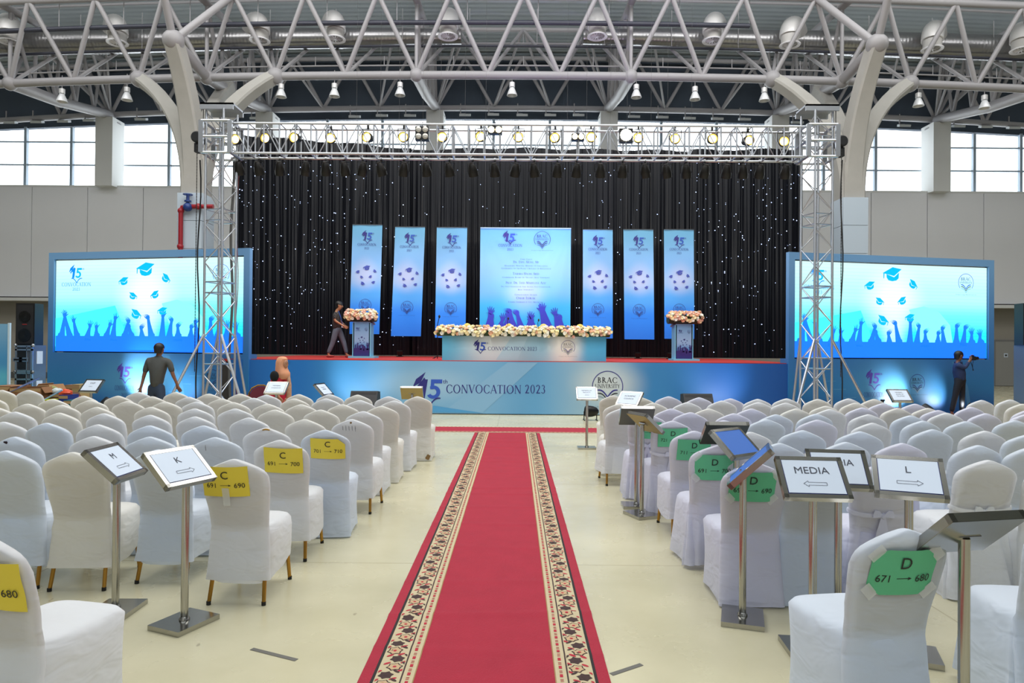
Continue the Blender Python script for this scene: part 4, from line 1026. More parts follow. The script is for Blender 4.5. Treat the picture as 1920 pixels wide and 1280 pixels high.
def tower(pxt, pyt, pxb, lab, sd):
    top = at(pxt, pyt, TYF); bot = at(pxb, 760, TYF)
    X0 = (top.x + bot.x) / 2; H = top.z; w = .23
    th = thing('truss_tower', 'tall vertical aluminium truss tower on the %s with diagonal outrigger braces' % lab, 'truss tower', (X0, TYF + .2, 0))
    Y0 = TYF + .2
    rot = Matrix.Rotation(R(16 * sd), 3, 'Z')
    C4 = [rot @ Vector((sx * w, sy * w, 0)) + Vector((X0, Y0, 0)) for sx, sy in ((-1, -1), (1, -1), (1, 1), (-1, 1))]
    for c in C4: rod('chord_tube', th, c + Vector((0, 0, .08)), c + Vector((0, 0, H)), .027, alu, 10)
    step = .42; n = int((H - .1) / step)
    for k in range(n):
        z0 = .1 + k * step
        for q in range(4):
            a_, c_ = C4[q], C4[(q + 1) % 4]
            if (k + q) % 2: a_, c_ = c_, a_
            rod('diagonal', th, a_ + Vector((0, 0, z0)), c_ + Vector((0, 0, z0 + step)), .012, alu, 6)
    for z in (1.18, 1.42, 2.78, 3.02, 4.4, 4.64, H - .55, .12):
        for q in range(4): rod('ring_bar', th, C4[q] + Vector((0, 0, z)), C4[(q + 1) % 4] + Vector((0, 0, z)), .014, alu, 6)
    b = MB(); b.bbox((-.4, -.3, .0), (.4, .3, .08), alu); b.obj('base_plate', th, False)
    # head block
    b = MB(); b.bbox((-.37, -.3, H - .02), (.37, -.25, H + .12), alu); b.bbox((-.37, .25, H - .02), (.37, .3, H + .12), alu); b.bbox((-.37, -.3, H + .08), (.37, .3, H + .12), alu); b.obj('head_block', th, False)
    # sleeve block around the tower
    s_ = .32; zs0, zs1 = bzb - .02, bzt + .02
    S4 = [Vector((X0 + sx * s_, Y0 + sy * s_, 0)) for sx, sy in ((-1, -1), (1, -1), (1, 1), (-1, 1))]
    for c in S4:
        b = MB(); q_ = c - Vector(th.location); b.bbox((q_.x - .05, q_.y - .03, zs0), (q_.x + .05, q_.y + .03, zs1), alu); b.obj('sleeve_post', th, False)
    for z in (zs0, (zs0 + zs1) / 2, zs1):
        for q in range(4): rod('sleeve_bar', th, S4[q] + Vector((0, 0, z)), S4[(q + 1) % 4] + Vector((0, 0, z)), .03, alu, 8)
    # outriggers
    zo = at(430, 627, TYF).z
    for (sx, sy, dx, dy) in ((-1, -1, -1.0, -.6), (1, -1, .75, -.35), (-1, 1, -.55, .35), (1, 1, .5, .45)):
        st_ = C4[0 if (sx, sy) == (-1, -1) else 1 if (sx, sy) == (1, -1) else 3 if (sx, sy) == (-1, 1) else 2]
        if sd > 0: dx = {-1.0: -.75, .75: 1.15, -.55: -.4, .5: .55}[dx]
        rod('outrigger_brace', th, st_ + Vector((0, 0, zo)), Vector((X0 + dx, Y0 + dy, .05)), .03, alu, 8)
        b = MB(); q_ = Vector((X0 + dx, Y0 + dy, 0)) - Vector(th.location); b.lathe([(.07, 0), (.07, .02), (.03, .06)], 12, q_, alu); b.obj('outrigger_foot', th)
    # chain hoist and chain
    hx = X0 + sd * .52
    ho = thing('chain_hoist', 'black electric chain hoist on the outer side of the %s truss tower' % lab, 'hoist', (hx, Y0, (zs0 + zs1) / 2))
    b = MB(); b.lathe([(.1, -.16), (.13, -.12), (.13, .12), (.1, .16)], 18, (0, 0, .05), blackp, (0, 1, 0)); b.obj('motor_housing', ho)
    b = MB(); b.bbox((-.07, -.08, -.28), (.07, .08, -.08), blackp); b.obj('chain_bag', ho)
    ch = mat('chain_steel', (90, 88, 84), .4, .8)
    b = MB()
    for q in range(150):
        z = -.15 - q * .034; m_ = Matrix.Rotation(PI / 2 * (q % 2), 3, 'Z')
        b.box((-sd * .02, -.12, z), (.018, .007, .036), ch, m_)
    lc = b.obj('load_chain', ho, False); lc['kind'] = 'stuff'
    b = MB(); zt_ = H + .02 - (zs0 + zs1) / 2
    b.tube([(-sd * .17, -.16, .2), (-sd * .17, -.16, zt_)], .01, 6, ch); b.obj('lifting_chain', ho)
    return th
tower(414, 205, 398, 'left', -1); tower(1535, 208, 1541, 'right', 1)

# cables beside the towers
for k, (px, py0, py1, d, m_, rr, lb) in enumerate(((375, 300, 745, 15.6, blackp, .016, 'thin black cable hanging left of the left tower'), (437, 300, 742, 15.9, mat('grey_cable', (90, 90, 88), .5), .03, 'thick grey cable bundle hanging right of the left tower'), (447, 310, 742, 15.9, mat('red_cable', (120, 50, 50), .5), .008, 'thin red cable hanging right of the left tower'), (1579, 300, 740, 15.9, blackp, .014, 'thin black cable hanging right of the right tower'))):
    A_, B_ = at(px, py0, d), at(px + (-6 if px < 960 else -2), py1, d); B_.z = .01
    th = thing('hanging_cable', lb, 'cable', B_)
    b = MB(); n = 14; b.tube([A_.lerp(B_, i / n) + Vector((.03 * math.sin(i * .9 + k), 0, 0)) - B_ for i in range(n + 1)], rr, 6, m_); b.obj('cable', th)
th = thing('cable_coil', 'coil of black cable lying at the foot of the left tower', 'cable', (at(398, 740, TYF).x + .3, 15.15, 0))
b = MB()
for q in range(5):
    b.tube([(.28 * math.cos(i / 20 * 2 * PI) * (1 - q * .05), .28 * math.sin(i / 20 * 2 * PI) * (1 - q * .05), .02 + q * .035) for i in range(21)], .018, 6, blackp)
b.obj('cable_loops', th)

# ---- par cans
def par(lens, name, lab, grp, aim):
    th = thing(name, lab, 'stage light', (0, 0, 0), group=grp)
    q = Vector(aim).normalized()
    rm = Vector((0, 0, 1)).rotation_difference(q).to_matrix()
    body = mat('par_can_black', (34, 32, 30), .38, .4)
    b = MB(); b.lathe([(.045, -.2), (.075, -.16), (.1, -.06), (.115, 0), (.115, .1), (.105, .1), (.105, .01)], 18, (0, 0, -.2), body, q, cap=False)
    b.lathe([(.05, -.21), (.05, -.19)], 12, (0, 0, -.2), body, q); b.obj('can', th)
    b = MB(); b.lathe([(.08, .05), (.07, .06), (.02, .065)], 18, (0, 0, -.2), lens, q); b.obj('lens', th)
    b = MB(); b.lathe([(.108, .06), (.1, .05), (.08, .055)], 20, (0, 0, -.2), mat('amber_halo_rim', (255, 208, 96), .3, emit=1.3) if lens is warm_lens else body, q, cap=False); b.obj('lens_rim', th)  # emissive rim on lit cans imitates the yellow halo of the lamp
    b = MB()
    for sx in (-1, 1): b.tube([(sx * .13, 0, -.2), (sx * .13, 0, 0), (0, 0, 0)], .01, 6, body)
    b.bbox((-.02, -.02, -.01), (.02, .02, .07), body); b.obj('yoke', th)
    b = MB(); b.lathe([(.03, -.02), (.03, .02)], 10, (0, 0, .09), alu, (1, 0, 0)); b.obj('clamp', th)
    return th
lit0 = par(warm_lens, 'lit_par_light', 'x', 'lit par lamps on the lighting truss', (0, -1, -.12))
LIT = [(443, 262), (500, 260), (554, 259), (621, 260), (690, 258), (757, 258), (830, 258), (902, 257), (972, 258), (1041, 259), (1108, 258), (1197, 259), (1266, 261), (1335, 261), (1402, 264), (1469, 266)]
for k, (px, py) in enumerate(LIT):
    p = at(px, py, TYF + .12); p.z += .2; lb = 'round par lamp glowing warm on the lighting truss, %s from the left' % nth(k + 1)
    if k == 0: lit0.location = p; lit0['label'] = lb
    else: dup(lit0, p, random.uniform(-.25, .25), label=lb)
off0 = par(dull_lens, 'black_par_light', 'x', 'unlit par cans hanging below the truss', (0, .5, -.9))
OFF = [449, 486, 525, 573, 611, 647, 680, 715, 757, 800, 843, 887, 928, 966, 1002, 1045, 1081, 1126, 1167, 1210, 1250, 1287, 1321, 1362, 1393, 1424, 1472]
for k, px in enumerate(OFF):
    p = at(px, 313 + (px - 960) * .004, TYB); p.z = bzb - .08; lb = 'black unlit par can hanging under the truss, %s from the left' % nth(k + 1)
    if k == 0: off0.location = p; off0['label'] = lb
    else: dup(off0, p, random.uniform(-.5, .5), label=lb)
# blinders
def blinder(px, py, cols_, rows, pitch, lens, lb, d=TYF - .05):
    p = at(px, py, d); th = thing('blinder_light', lb, 'stage light', p)
    b = MB(); b.bbox((-cols_ * pitch / 2, 0, -rows * pitch / 2), (cols_ * pitch / 2, .16, rows * pitch / 2), blackm); b.obj('housing', th)
    for i in range(cols_):
        for j in range(rows):
            b = MB(); b.lathe([(pitch * .42, 0), (pitch * .42, .02), (pitch * .3, .03), (pitch * .1, .035)], 18, ((i - (cols_ - 1) / 2) * pitch, .005, (j - (rows - 1) / 2) * pitch), lens, (0, -1, 0)); b.obj('lamp', th)
    b = MB(); b.tube([(0, .1, rows * pitch / 2), (0, .1, rows * pitch / 2 + .12)], .012, 6, blackm); b.obj('clamp', th)
blinder(791, 249, 2, 2, .15, dull_lens, 'square black blinder with four unlit round lamps on the truss')
blinder(928, 243, 2, 1, .16, warm_lens, 'pair of glowing lamps high in the middle of the truss')
blinder(1084, 256, 2, 1, .14, warm_lens, 'pair of small glowing lamps on the right half of the truss')
blinder(1174, 253, 1, 1, .3, flood_lens, 'very bright single floodlight on the right half of the truss')
print('part2 ok')

# ================================================================== CARPETS
red_c = mat('red_runner_wool', (160, 30, 52), .9, noise=.16, nscale=5, bump=.3, bscale=120)
cream_c = mat('cream_border_wool', (188, 174, 140), .9, noise=.1, nscale=30)
dark_c = mat('dark_brown_wool', (62, 42, 40), .9)
black_c = mat('black_line_wool', (36, 32, 32), .9)
redm_c = mat('red_motif_wool', (170, 36, 54), .9)
rw = random.Random(5)
CR = [(y + rw.uniform(-.2, .2), rw.uniform(-.06, .06), rw.uniform(.3, 1)) for y in [.5 + .62 * i for i in range(20)]]
def ch(x, y):
    """height of the runner with its cross creases"""
    z = .006
    for (cy, sl, a_) in CR:
        d = (y - cy - sl * x) / .035
        if abs(d) < 4: z += .011 * a_ * math.exp(-d * d)
    return z + .0012 * math.sin(x * 5 + y * 3)
CW = 1.22; YA, YB = -1.5, 12.85
def cxoff(y):   # left edge 890->670, right edge 1013->1148 in the photo: the runner lies nearly straight
    return at(951, 812, 12.8).x + (at(908.5, 1280, 3.3).x - at(951, 812, 12.8).x) * (12.8 - y) / 9.5
carpet = thing('aisle_carpet', 'long red aisle runner with cream floral borders leading to the stage', 'carpet', (cxoff(6), 6, 0))
def strip(b, xa, xb, dz, material, ya=YA, yb=YB, nx=1, ny=400, wav=0):
    vs = []; 
    for j in range(ny + 1):
        y = ya + (yb - ya) * j / ny; ce_ = cxoff(y)
        w_ = wav * math.sin(y * 2.1) + wav * .6 * math.sin(y * 5.3)
        for i in range(nx + 1):
            x = xa + (xb - xa) * i / nx; vs.append((ce_ + x + w_ - carpet.location.x, y - 6, ch(x, y) + dz))
    b.add(vs, [(j * (nx + 1) + i, j * (nx + 1) + i + 1, (j + 1) * (nx + 1) + i + 1, (j + 1) * (nx + 1) + i) for j in range(ny) for i in range(nx)], material)
b = MB(); strip(b, -CW / 2, CW / 2, 0, red_c, nx=8); b.obj('runner', carpet, angle=180)
h2 = CW / 2
for sd in (-1, 1):
    S = lambda a, c: (sd * a, sd * c) if sd > 0 else (sd * a, sd * c)
    b = MB()
    def st2(a, c, dz, m_): lo, hi = sorted((sd * a, sd * c)); strip(b, lo, hi, dz, m_)
    st2(h2 - .075, h2 - .06, .0012, black_c)
    st2(h2 - .20, h2 - .075, .0010, cream_c)
    st2(h2 - .208, h2 - .20, .0012, dark_c)
    st2(h2 - .262, h2 - .208, .0010, cream_c)
    st2(h2 - .268, h2 - .262, .0012, mat('tan_line_wool', (150, 120, 80), .9))
    b.obj('border_band', carpet, angle=180)
    b = MB(); cxm = h2 - .1375; y = YA + .1; k = 0
    def disc(x, y, r, m_, dz, n=9, petal=0, ph=0, sx=1):
        P = []
        for q in range(n):
            a_ = 2 * PI * q / n + ph; rr = r * (1 - petal * (q % 2))
            xx, yy_ = x + rr * math.cos(a_) * sx, y + rr * math.sin(a_)
            P.append((cxoff(yy_) + sd * xx - carpet.location.x, yy_ - 6, ch(sd * xx, yy_) + dz))
        b.add(P, [tuple(range(n))], m_)
    while y < YB - .1:
        for j, (fm, cm_) in enumerate(((dark_c, dark_c), (mat('tan_flower_wool', (186, 158, 122), .9), redm_c))):
            fx = cxm + (.014 if (k + j) % 2 else -.014)
            if fm is not dark_c: disc(fx, y, .044, dark_c, .0018, 12, .24, k)
            disc(fx, y, .040 if fm is dark_c else .036, fm, .0024, 12, .26, k)
            disc(fx, y, .010, redm_c if fm is not dark_c else dark_c, .0030, 7)
            for lx, ly, rt in ((-.046, .04, .7), (.044, .036, -.7), (-.04, -.035, -.6)):
                P = []
                for q in range(8):
                    a_ = 2 * PI * q / 8; ex, ey = .022 * math.cos(a_), .009 * math.sin(a_)
                    xx = fx + lx + ex * math.cos(rt) - ey * math.sin(rt); yy_ = y + ly + ex * math.sin(rt) + ey * math.cos(rt)
                    xx = max(min(xx, h2 - .08), h2 - .196)
                    P.append((cxoff(yy_) + sd * xx - carpet.location.x, yy_ - 6, ch(sd * xx, yy_) + .0021))
                b.add(P, [tuple(range(8))], redm_c if rt != .7 else dark_c)
            y += .088
        k += 1
    y = YA + .1
    while y < YB - .1:
        P = [(h2 - .243, y), (h2 - .227, y), (h2 - .227, y + .03), (h2 - .243, y + .03)]
        b.add([(cxoff(q) + sd * p - carpet.location.x, q - 6, ch(sd * p, q) + .0022) for p, q in P], [(0, 1, 2, 3)], redm_c)
        for e in range(3):
            P = [(h2 - .243, y + .043 + e * .011), (h2 - .227, y + .043 + e * .011), (h2 - .227, y + .047 + e * .011), (h2 - .243, y + .047 + e * .011)]
            b.add([(cxoff(q) + sd * p - carpet.location.x, q - 6, ch(sd * p, q) + .0022) for p, q in P], [(0, 1, 2, 3)], redm_c)
        y += .088
    pm2 = b.obj('border_pattern', carpet, smooth=False); pm2['kind'] = 'stuff'
cc = thing('cross_carpet', 'red carpet strip with pale patterned edges lying across in front of the stage', 'carpet', (0, 13.35, 0))
b = MB(); b.bbox((-12, -.42, 0), (14.5, .42, .006), red_c); b.obj('runner', cc, False)
b = MB()
for y in (-.42, .36): b.bbox((-12, y, .006), (14.5, y + .06, .007), cream_c)
for k in range(330):
    for y in (-.4, .38): b.bbox((-12 + k * .08, y, .0072), (-12 + k * .08 + .035, y + .02, .0078), dark_c)
b.obj('border_band', cc, False)
th = thing('side_carpet', 'short red carpet by the right screen wall under the photographer', 'carpet', (11.2, 16.5, 0), R(15))
b = MB(); b.bbox((-1.6, -.45, 0), (1.7, .45, .008), red_c); b.obj('runner', th, False)
tape_m = mat('dark_floor_tape', (96, 94, 88), .6)
for (xa, ya, xb, yb_, lb) in ((472, 1216, 556, 1237, 'worn grey tape strip stuck on the floor left of the runner'), (1146, 1264, 1203, 1245, 'worn grey tape strip stuck on the floor right of the runner')):
    A_, B_ = atz(xa, ya, .001), atz(xb, yb_, .001); d = (B_ - A_); nrm = Vector((-d.y, d.x, 0)).normalized() * .014
    b = MB(); o_ = (A_ + B_) / 2; b.add([A_ - nrm - o_, B_ - nrm - o_, B_ + nrm - o_, A_ + nrm - o_], [(0, 1, 2, 3)], tape_m)
    b.v = [tuple(v) for v in b.v]; b.loft([[Vector(v) for v in (A_ - nrm - o_, B_ - nrm - o_, B_ + nrm - o_, A_ + nrm - o_)], [Vector(v) + Vector((0, 0, .001)) for v in (A_ - nrm - o_, B_ - nrm - o_, B_ + nrm - o_, A_ + nrm - o_)]], tape_m)
    o = b.obj('floor_tape', smooth=False); o.location = o_; tag(o, lb, 'tape')

# ================================================================== CHAIRS
def cover_mat(name, rgb):
    m = bpy.data.materials.new(name); m.use_nodes = True; nt = m.node_tree; b = nt.nodes['Principled BSDF']
    b.inputs['Base Color'].default_value = lin(rgb); b.inputs['Roughness'].default_value = .75; b.inputs['Sheen Weight'].default_value = .25
    b.inputs['Specular IOR Level'].default_value = .25
    tc = nt.nodes.new('ShaderNodeTexCoord'); mp = nt.nodes.new('ShaderNodeMapping'); mp.inputs['Scale'].default_value = (3, 3, 7); mp.inputs['Rotation'].default_value = (0, .35, 0)
    n = nt.nodes.new('ShaderNodeTexNoise'); n.inputs['Scale'].default_value = 1.6; n.inputs['Detail'].default_value = 2; n.inputs['Distortion'].default_value = .6
    nt.links.new(tc.outputs['Object'], mp.inputs[0]); nt.links.new(mp.outputs[0], n.inputs['Vector'])
    bp = nt.nodes.new('ShaderNodeBump'); bp.inputs['Strength'].default_value = .7; bp.inputs['Distance'].default_value = .03
    nt.links.new(n.outputs['Fac'], bp.inputs['Height']); nt.links.new(bp.outputs[0], b.inputs['Normal'])
    tl = nt.nodes.new('ShaderNodeBsdfTranslucent'); tl.inputs[0].default_value = lin(rgb); ms = nt.nodes.new('ShaderNodeMixShader'); ms.inputs[0].default_value = .42
    nt.links.new(b.outputs[0], ms.inputs[1]); nt.links.new(tl.outputs[0], ms.inputs[2]); nt.links.new(ms.outputs[0], nt.nodes['Material Output'].inputs[0])
    return m
COV = {'cool': cover_mat('cool_white_cover', (232, 240, 250)), 'warm': cover_mat('warm_white_cover', (244, 243, 238)), 'mid': cover_mat('white_cover', (242, 244, 247)), 'lav': cover_mat('lavender_white_cover', (236, 237, 250))}
HT = .915
def yb(z):      # lean of the back: centre line
    return -.0 - .12 * max(0, (z - .46) / .455) ** 1.15 if z > .46 else -.045 * (1 - z / .46) ** 1.3
BW = [(.916, .010), (.913, .024), (.906, .044), (.893, .078), (.878, .114), (.862, .148), (.846, .174), (.826, .193), (.802, .204), (.77, .207), (.72, .205), (.66, .199), (.60, .191), (.54, .184), (.48, .180), (.42, .182)]
def back_cover(seed, loose, hem):
    rnd = random.Random(seed); p = [rnd.uniform(0, 6.3) for _ in range(8)]; n = 28; rings = []
    lev = [q for q in BW if q[0] > .45] + [(.45, .182 if not loose else .186), (.4, .186 if not loose else .19), (.35, .189 if not loose else .197), (.3, .192 if not loose else .203), (.2, .197 if not loose else .214)] + ([(.1, .202 if not loose else .226)] if hem < .1 else []) + [(hem, .205 if not loose else .234 if hem < .1 else .214)]
    j1, j2 = rnd.uniform(-.006, .006), rnd.uniform(-.01, .01)
    for i, (z, w) in enumerate(lev):
        t = (.006 + .026 * min(1, (HT + .004 - z) / .03) ** .5) * (1 if z > .5 else .95)
        ring = []
        for k in range(n):
            a = 2 * PI * k / n; c, s = math.cos(a), math.sin(a)
            x = w * math.copysign(abs(c) ** .35, c); y = t * math.copysign(abs(s) ** .7, s)
            if z < .86:
                f = min(1, (.86 - z) / .1) * (1 if z > .45 else 1.5)
                if loose:
                    y += f * .0075 * math.sin(x * (46 + 5 * math.sin(p[3])) + p[0] + 1.4 * math.sin(z * 9 + p[4])) * (.4 + f)
                    y += -f * .013 * max(0, math.sin(x * 21 + p[5] + z * 2)) ** 2
                else:
                    y += f * .0028 * math.sin(x * 22 + z * 42 + p[1]) * math.sin(z * 11 + p[2]) + f * .002 * math.sin(z * 70 + x * 14 + p[3]) * (1 if abs(x) > w * .4 else .3)
            if z < .56: y += .0035 * math.sin(abs(x) * 34 - z * 52 + p[6]) * (1 if s < 0 else .3) * min(1, (.56 - z) / .08)
            zz = z + (j1 * x / .2 if z > .8 else 0)
            ring.append(Vector((x + j2 * (z - .4), yb(z) + y, zz)))
        rings.append(ring)
    return rings
def board_mesh():
    out_ = [(w * .885, .866 + (z - .868) * (.45 if z > .868 else 1)) for z, w in BW if z > .43]
    poly = [(x, z) for x, z in out_] + [(-x, z) for x, z in reversed(out_)]
    poly.sort(key=lambda q: math.atan2(q[1] - .874, q[0])); n = len(poly)
    hole = []
    for x, z in poly:
        a = math.atan2(z - .874, x); r_ = 1 / math.sqrt((math.cos(a) / .052) ** 2 + (math.sin(a) / .013) ** 2); hole.append((r_ * math.cos(a), .874 + r_ * math.sin(a)))
    hy = lambda z, d: yb(z) + d
    b = MB(); b.loft([[Vector((x, hy(z, -.008), z)) for x, z in hole], [Vector((x, hy(z, -.008), z)) for x, z in poly], [Vector((x, hy(z, .008), z)) for x, z in poly], [Vector((x, hy(z, .008), z)) for x, z in hole]], mat('chair_board', (150, 130, 100), .8), cap=False)
    return b.mesh('back_board', smooth=False)
BOARD = board_mesh()
def chair_meshes(kind, seed, cm_):
    """kind: long (stretch, to the floor), short (pulled up, gold legs), tied (loose with a sash)"""
    rnd = random.Random(seed * 7 + 1); p = [rnd.uniform(0, 6.3) for _ in range(8)]
    loose = kind in ('tied', 'loose'); out = []
        # seat and skirt
    n = 56; rings = []
    hem = {'long': .012, 'short': .15, 'tied': .012, 'loose': .03, 'shortloose': .14}[kind]
    b = MB(); b.loft(back_cover(seed, loose, hem), cm_); out.append(('backrest_cover', b.mesh('backrest_cover', angle=75)))
    def loop(z, a, yf, ybk, rip, zc=None):
        r_ = []
        for k in range(n):
            an = 2 * PI * k / n; c, s = math.cos(an), math.sin(an)
            x = a * math.copysign(abs(c) ** .42, c); yy = math.copysign(abs(s) ** .42, s); y = (yf + ybk) / 2 + (yf - ybk) / 2 * yy
            if y < .1: x *= 1 - .11 * max(0, 1 - abs(z - .46) / .3) * (.1 - max(y, -.02)) / .12
            w_ = rip * (math.sin(an * (9 if loose else 7) + p[0]) + .6 * math.sin(an * (17 if loose else 11) + p[1]))
            x += w_ * c; y += w_ * s
            zz = z if zc is None else z + zc(an, x, y)
            r_.append(Vector((x, y, zz)))
        return r_
    top = .475
    for s_, z in ((.05, top + .012), (.45, top + .012), (.8, top + .006), (.94, top - .006)): 
        r0 = loop(z, .2 * s_, .205 + .23 * s_, .205 - .235 * s_, 0); rings.append(r0)
    fl = {'long': .0, 'short': .004, 'tied': .03, 'loose': .03, 'shortloose': .02}[kind]
    rings.append(loop(top - .03, .205, .44, -.03, .001))
    m_ = 7
    for j in range(1, m_ + 1):
        t = j / m_; z = (top - .03) * (1 - t) + hem * t
        bky = yb(z) - .028
        if kind == 'long':
            pull = lambda an, x, y, t=t: .05 * t ** 3 * (math.cos(2 * an) ** 2) if True else 0
            zc = lambda an, x, y, t=t: .035 * t ** 4 * (1 - abs(math.sin(2 * an)) ** .8)
            rings.append(loop(z, .205 - .012 * math.sin(PI * t), .44 + .0 * t, bky, .0025 * t, zc))
        elif kind == 'short':
            zc = lambda an, x, y, t=t: .02 * t * math.sin(an * 2 + p[3]) + .03 * t * (y > .2)
            rings.append(loop(z, .207 + .004 * math.sin(9 * z + p[2]), .44, bky, .003 + .002 * math.sin(t * 12), zc))
        else:
            zc = lambda an, x, y, t=t: .012 * t * math.sin(an * 3 + p[3])
            rings.append(loop(z, .207 + fl * t, .445 + fl * t, bky - fl * .6 * t, .004 + .015 * t, zc))
    b = MB(); b.loft(rings, cm_, cap=False); b.f.append(tuple(range(n))); b.mi.append(0); out.append(('seat_cover', b.mesh('seat_cover', angle=70)))
    out.append(('back_board', BOARD))
    if kind == 'tied':
        b = MB(); z = .60; rr = []
        for zz, ex in ((z - .014, .012), (z, .016), (z + .014, .012)):
            r0 = []
            for k in range(24):
                a = 2 * PI * k / 24; c, s = math.cos(a), math.sin(a)
                r0.append(Vector(((.186 + ex) * math.copysign(abs(c) ** .35, c), yb(zz) + (.03 + ex) * math.copysign(abs(s) ** .6, s), zz - .03 * (1 - abs(c)) * (s < 0))))
            rr.append(r0)
        b.loft(rr, cm_, cap=False)
        yk = yb(.57) - .05
        b.sphere((0, yk, .575), .02, 8, 6, cm_)
        for sx in (-1, 1):
            b.loft([[Vector((sx * x, yk - .006 + dy, .575 + dz + q)) for dy, q in ((-.006, -h_), (-.006, h_), (.006, h_), (.006, -h_))] for x, dz, h_, dy in ((0, 0, .006, 0), (.03, .014, .02, 0), (.055, .012, .022, 0), (.065, 0, .008, 0))], cm_)
            L_ = .2 + rnd.uniform(-.05, .04)
            b.loft([[Vector((sx * (.005 + .03 * t_) + dx, yk - .004 + .03 * t_ + dy, .57 - L_ * t_)) for dx, dy in ((-w_, 0), (w_, -.004), (w_, .004))] for t_, w_ in ((0, .008), (.4, .016), (1, .022))], cm_)
        out.append(('sash', b.mesh('sash', angle=60)))
    return out
leg_mesh = {}
def leg(name, p0, p1):
    b = MB(); d = Vector(p1) - Vector(p0)
    b.tube([p0, Vector(p0).lerp(Vector(p1), .5), p1], [.017, .014, .0125], 8, gold)
    return b.mesh('leg')
def cap_(p1):
    b = MB(); b.tube([Vector(p1) + Vector((0, 0, .022)), p1], .0145, 8, rubber); return b.mesh('foot_cap')
LEGS = []
for sx in (-1, 1):
    for (a_, c_) in (((sx * .15, .03, .40), (sx * .172, -.058, 0.001)), ((sx * .15, .38, .40), (sx * .175, .42, 0.001))):
        LEGS.append((leg('leg', a_, c_), cap_(c_)))
SETS = {}
def chair_set(kind, seed, tint):
    k = (kind, seed, tint)
    if k not in SETS: SETS[k] = chair_meshes(kind, seed, COV[tint])
    return SETS[k]
def chair(kind, seed, tint, loc, rz, label, group):
    t = thing('banquet_chair', label, 'chair', loc, rz, group)
    for nm, me in chair_set(kind, seed, tint): link(nm, me, t)
    if kind in ('short', 'shortloose'):
        for lm_, cm_ in LEGS:
            l_ = link('leg', lm_, t); link('foot_cap', cm_, l_)
    return t
ROWSL = [
 [(438, 861), (296, 843), (137, 848), (12, 845), (-120, 840)],
 [(526, 825), (402, 820), (280, 819), (175, 818), (27, 819), (-95, 818)],
 [(610, 806), (500, 802), (381, 798), (281, 798), (184, 796), (87, 793), (6, 791), (-85, 790)],
 [(659, 786), (572.5, 786), (466, 783), (366, 781), (282.5, 778), (195, 775), (111, 774), (27.5, 772), (-50, 771)],
 [(682, 771), (602, 768), (515, 768), (442, 766), (366, 766), (284, 763), (181, 763), (116, 759), (52, 757), (-10, 763)],
 [(715, 761), (642.5, 758), (564, 758), (501, 757), (437, 754), (369, 753), (309, 753), (239, 752), (169, 750), (100, 748)],
 [(740, 751), (675, 750), (611, 747), (552.5, 747), (476, 746), (415, 747), (354, 744), (286, 743), (222, 742), (157, 742), (-18, 745)],
 [(782.5, 743), (728, 743), (671, 740), (617.5, 739), (561, 739), (500, 740), (451, 738), (391, 738), (330, 735), (260, 735), (53, 731), (3, 731)],
]
ROWSR = [
 [(1418, 868), (1528, 868), (1663, 868), (1855, 863), (1990, 868)],
 [(1348, 835), (1464, 831), (1586, 829), (1692, 831), (1835, 835), (1935, 838)],
 [(1304, 808), (1407, 810), (1507, 807), (1615, 809), (1749, 805), (1849, 808), (1930, 815)],
 [(1262, 789), (1359, 788), (1437, 786), (1533, 787), (1637, 793), (1732, 789), (1812, 790), (1905, 788)],
 [(1215, 777), (1296, 773), (1376, 775), (1455, 777), (1530, 776), (1630, 777), (1709, 779), (1775, 774), (1849, 775), (1928, 776)],
 [(1168, 765), (1259, 766), (1330, 766), (1410, 766), (1494, 766), (1556, 767), (1617, 764), (1684, 765), (1761, 769), (1821, 763), (1930, 768)],
 [(1162, 757), (1225, 755), (1289, 754), (1354, 751), (1422, 754), (1475, 755), (1550, 761), (1604, 755), (1657, 756), (1717, 757), (1741, 765), (1917, 757)],
 [(1150, 741), (1202, 745), (1255, 743), (1311, 745), (1370, 747), (1421, 748), (1476, 747), (1534, 748), (1592, 747), (1639, 748), (1841, 750), (1895, 749)],
]
SPEC = {(438, 861): ('short', 'mid'), (296, 843): ('short', 'cool'), (137, 848): ('short', 'warm'), (12, 845): ('short', 'cool'), (526, 825): ('short', 'mid'), (610, 806): ('long', 'cool'), (659, 786): ('short', 'mid'),
        (682, 771): ('long', 'mid'), (715, 761): ('long', 'warm'), (740, 751): ('long', 'mid'), (782.5, 743): ('long', 'warm'), (27, 819): ('loose', 'cool'),
        (1418, 868): ('long', 'lav'), (1528, 868): ('long', 'cool'), (1663, 868): ('tied', 'lav'), (1855, 863): ('tied', 'mid'), (1348, 835): ('loose', 'lav'), (1304, 808): ('short', 'lav'), (1262, 789): ('tied', 'lav'),
        (1215, 777): ('tied', 'lav'), (1168, 765): ('shortloose', 'mid'), (1162, 757): ('loose', 'warm'), (1150, 741): ('long', 'warm'), (1692, 831): ('loose', 'lav'), (1835, 835): ('tied', 'cool'), (1532, 787): ('loose', 'lav')}
NOTE_X = {(438, 861): 'at the aisle with a yellow paper ending in 690', (526, 825): 'with a yellow paper ending in 700', (610, 806): 'with a clipped yellow paper ending in 710', (1418, 868): 'with a green 691 to 690 paper', (1348, 835): 'with a green 691 to 700 paper', (1304, 808): 'with a green 711 to 720 paper', (1262, 789): 'with a folded green D paper', (1215, 777): 'with a green paper behind the sign pole'}
rc_ = random.Random(12)
CH = {}
look = {'long': 'white stretch-covered chair', 'short': 'white short-covered chair', 'tied': 'white loose chair with sash', 'loose': 'loosely draped white chair', 'shortloose': 'baggy white-covered chair'}
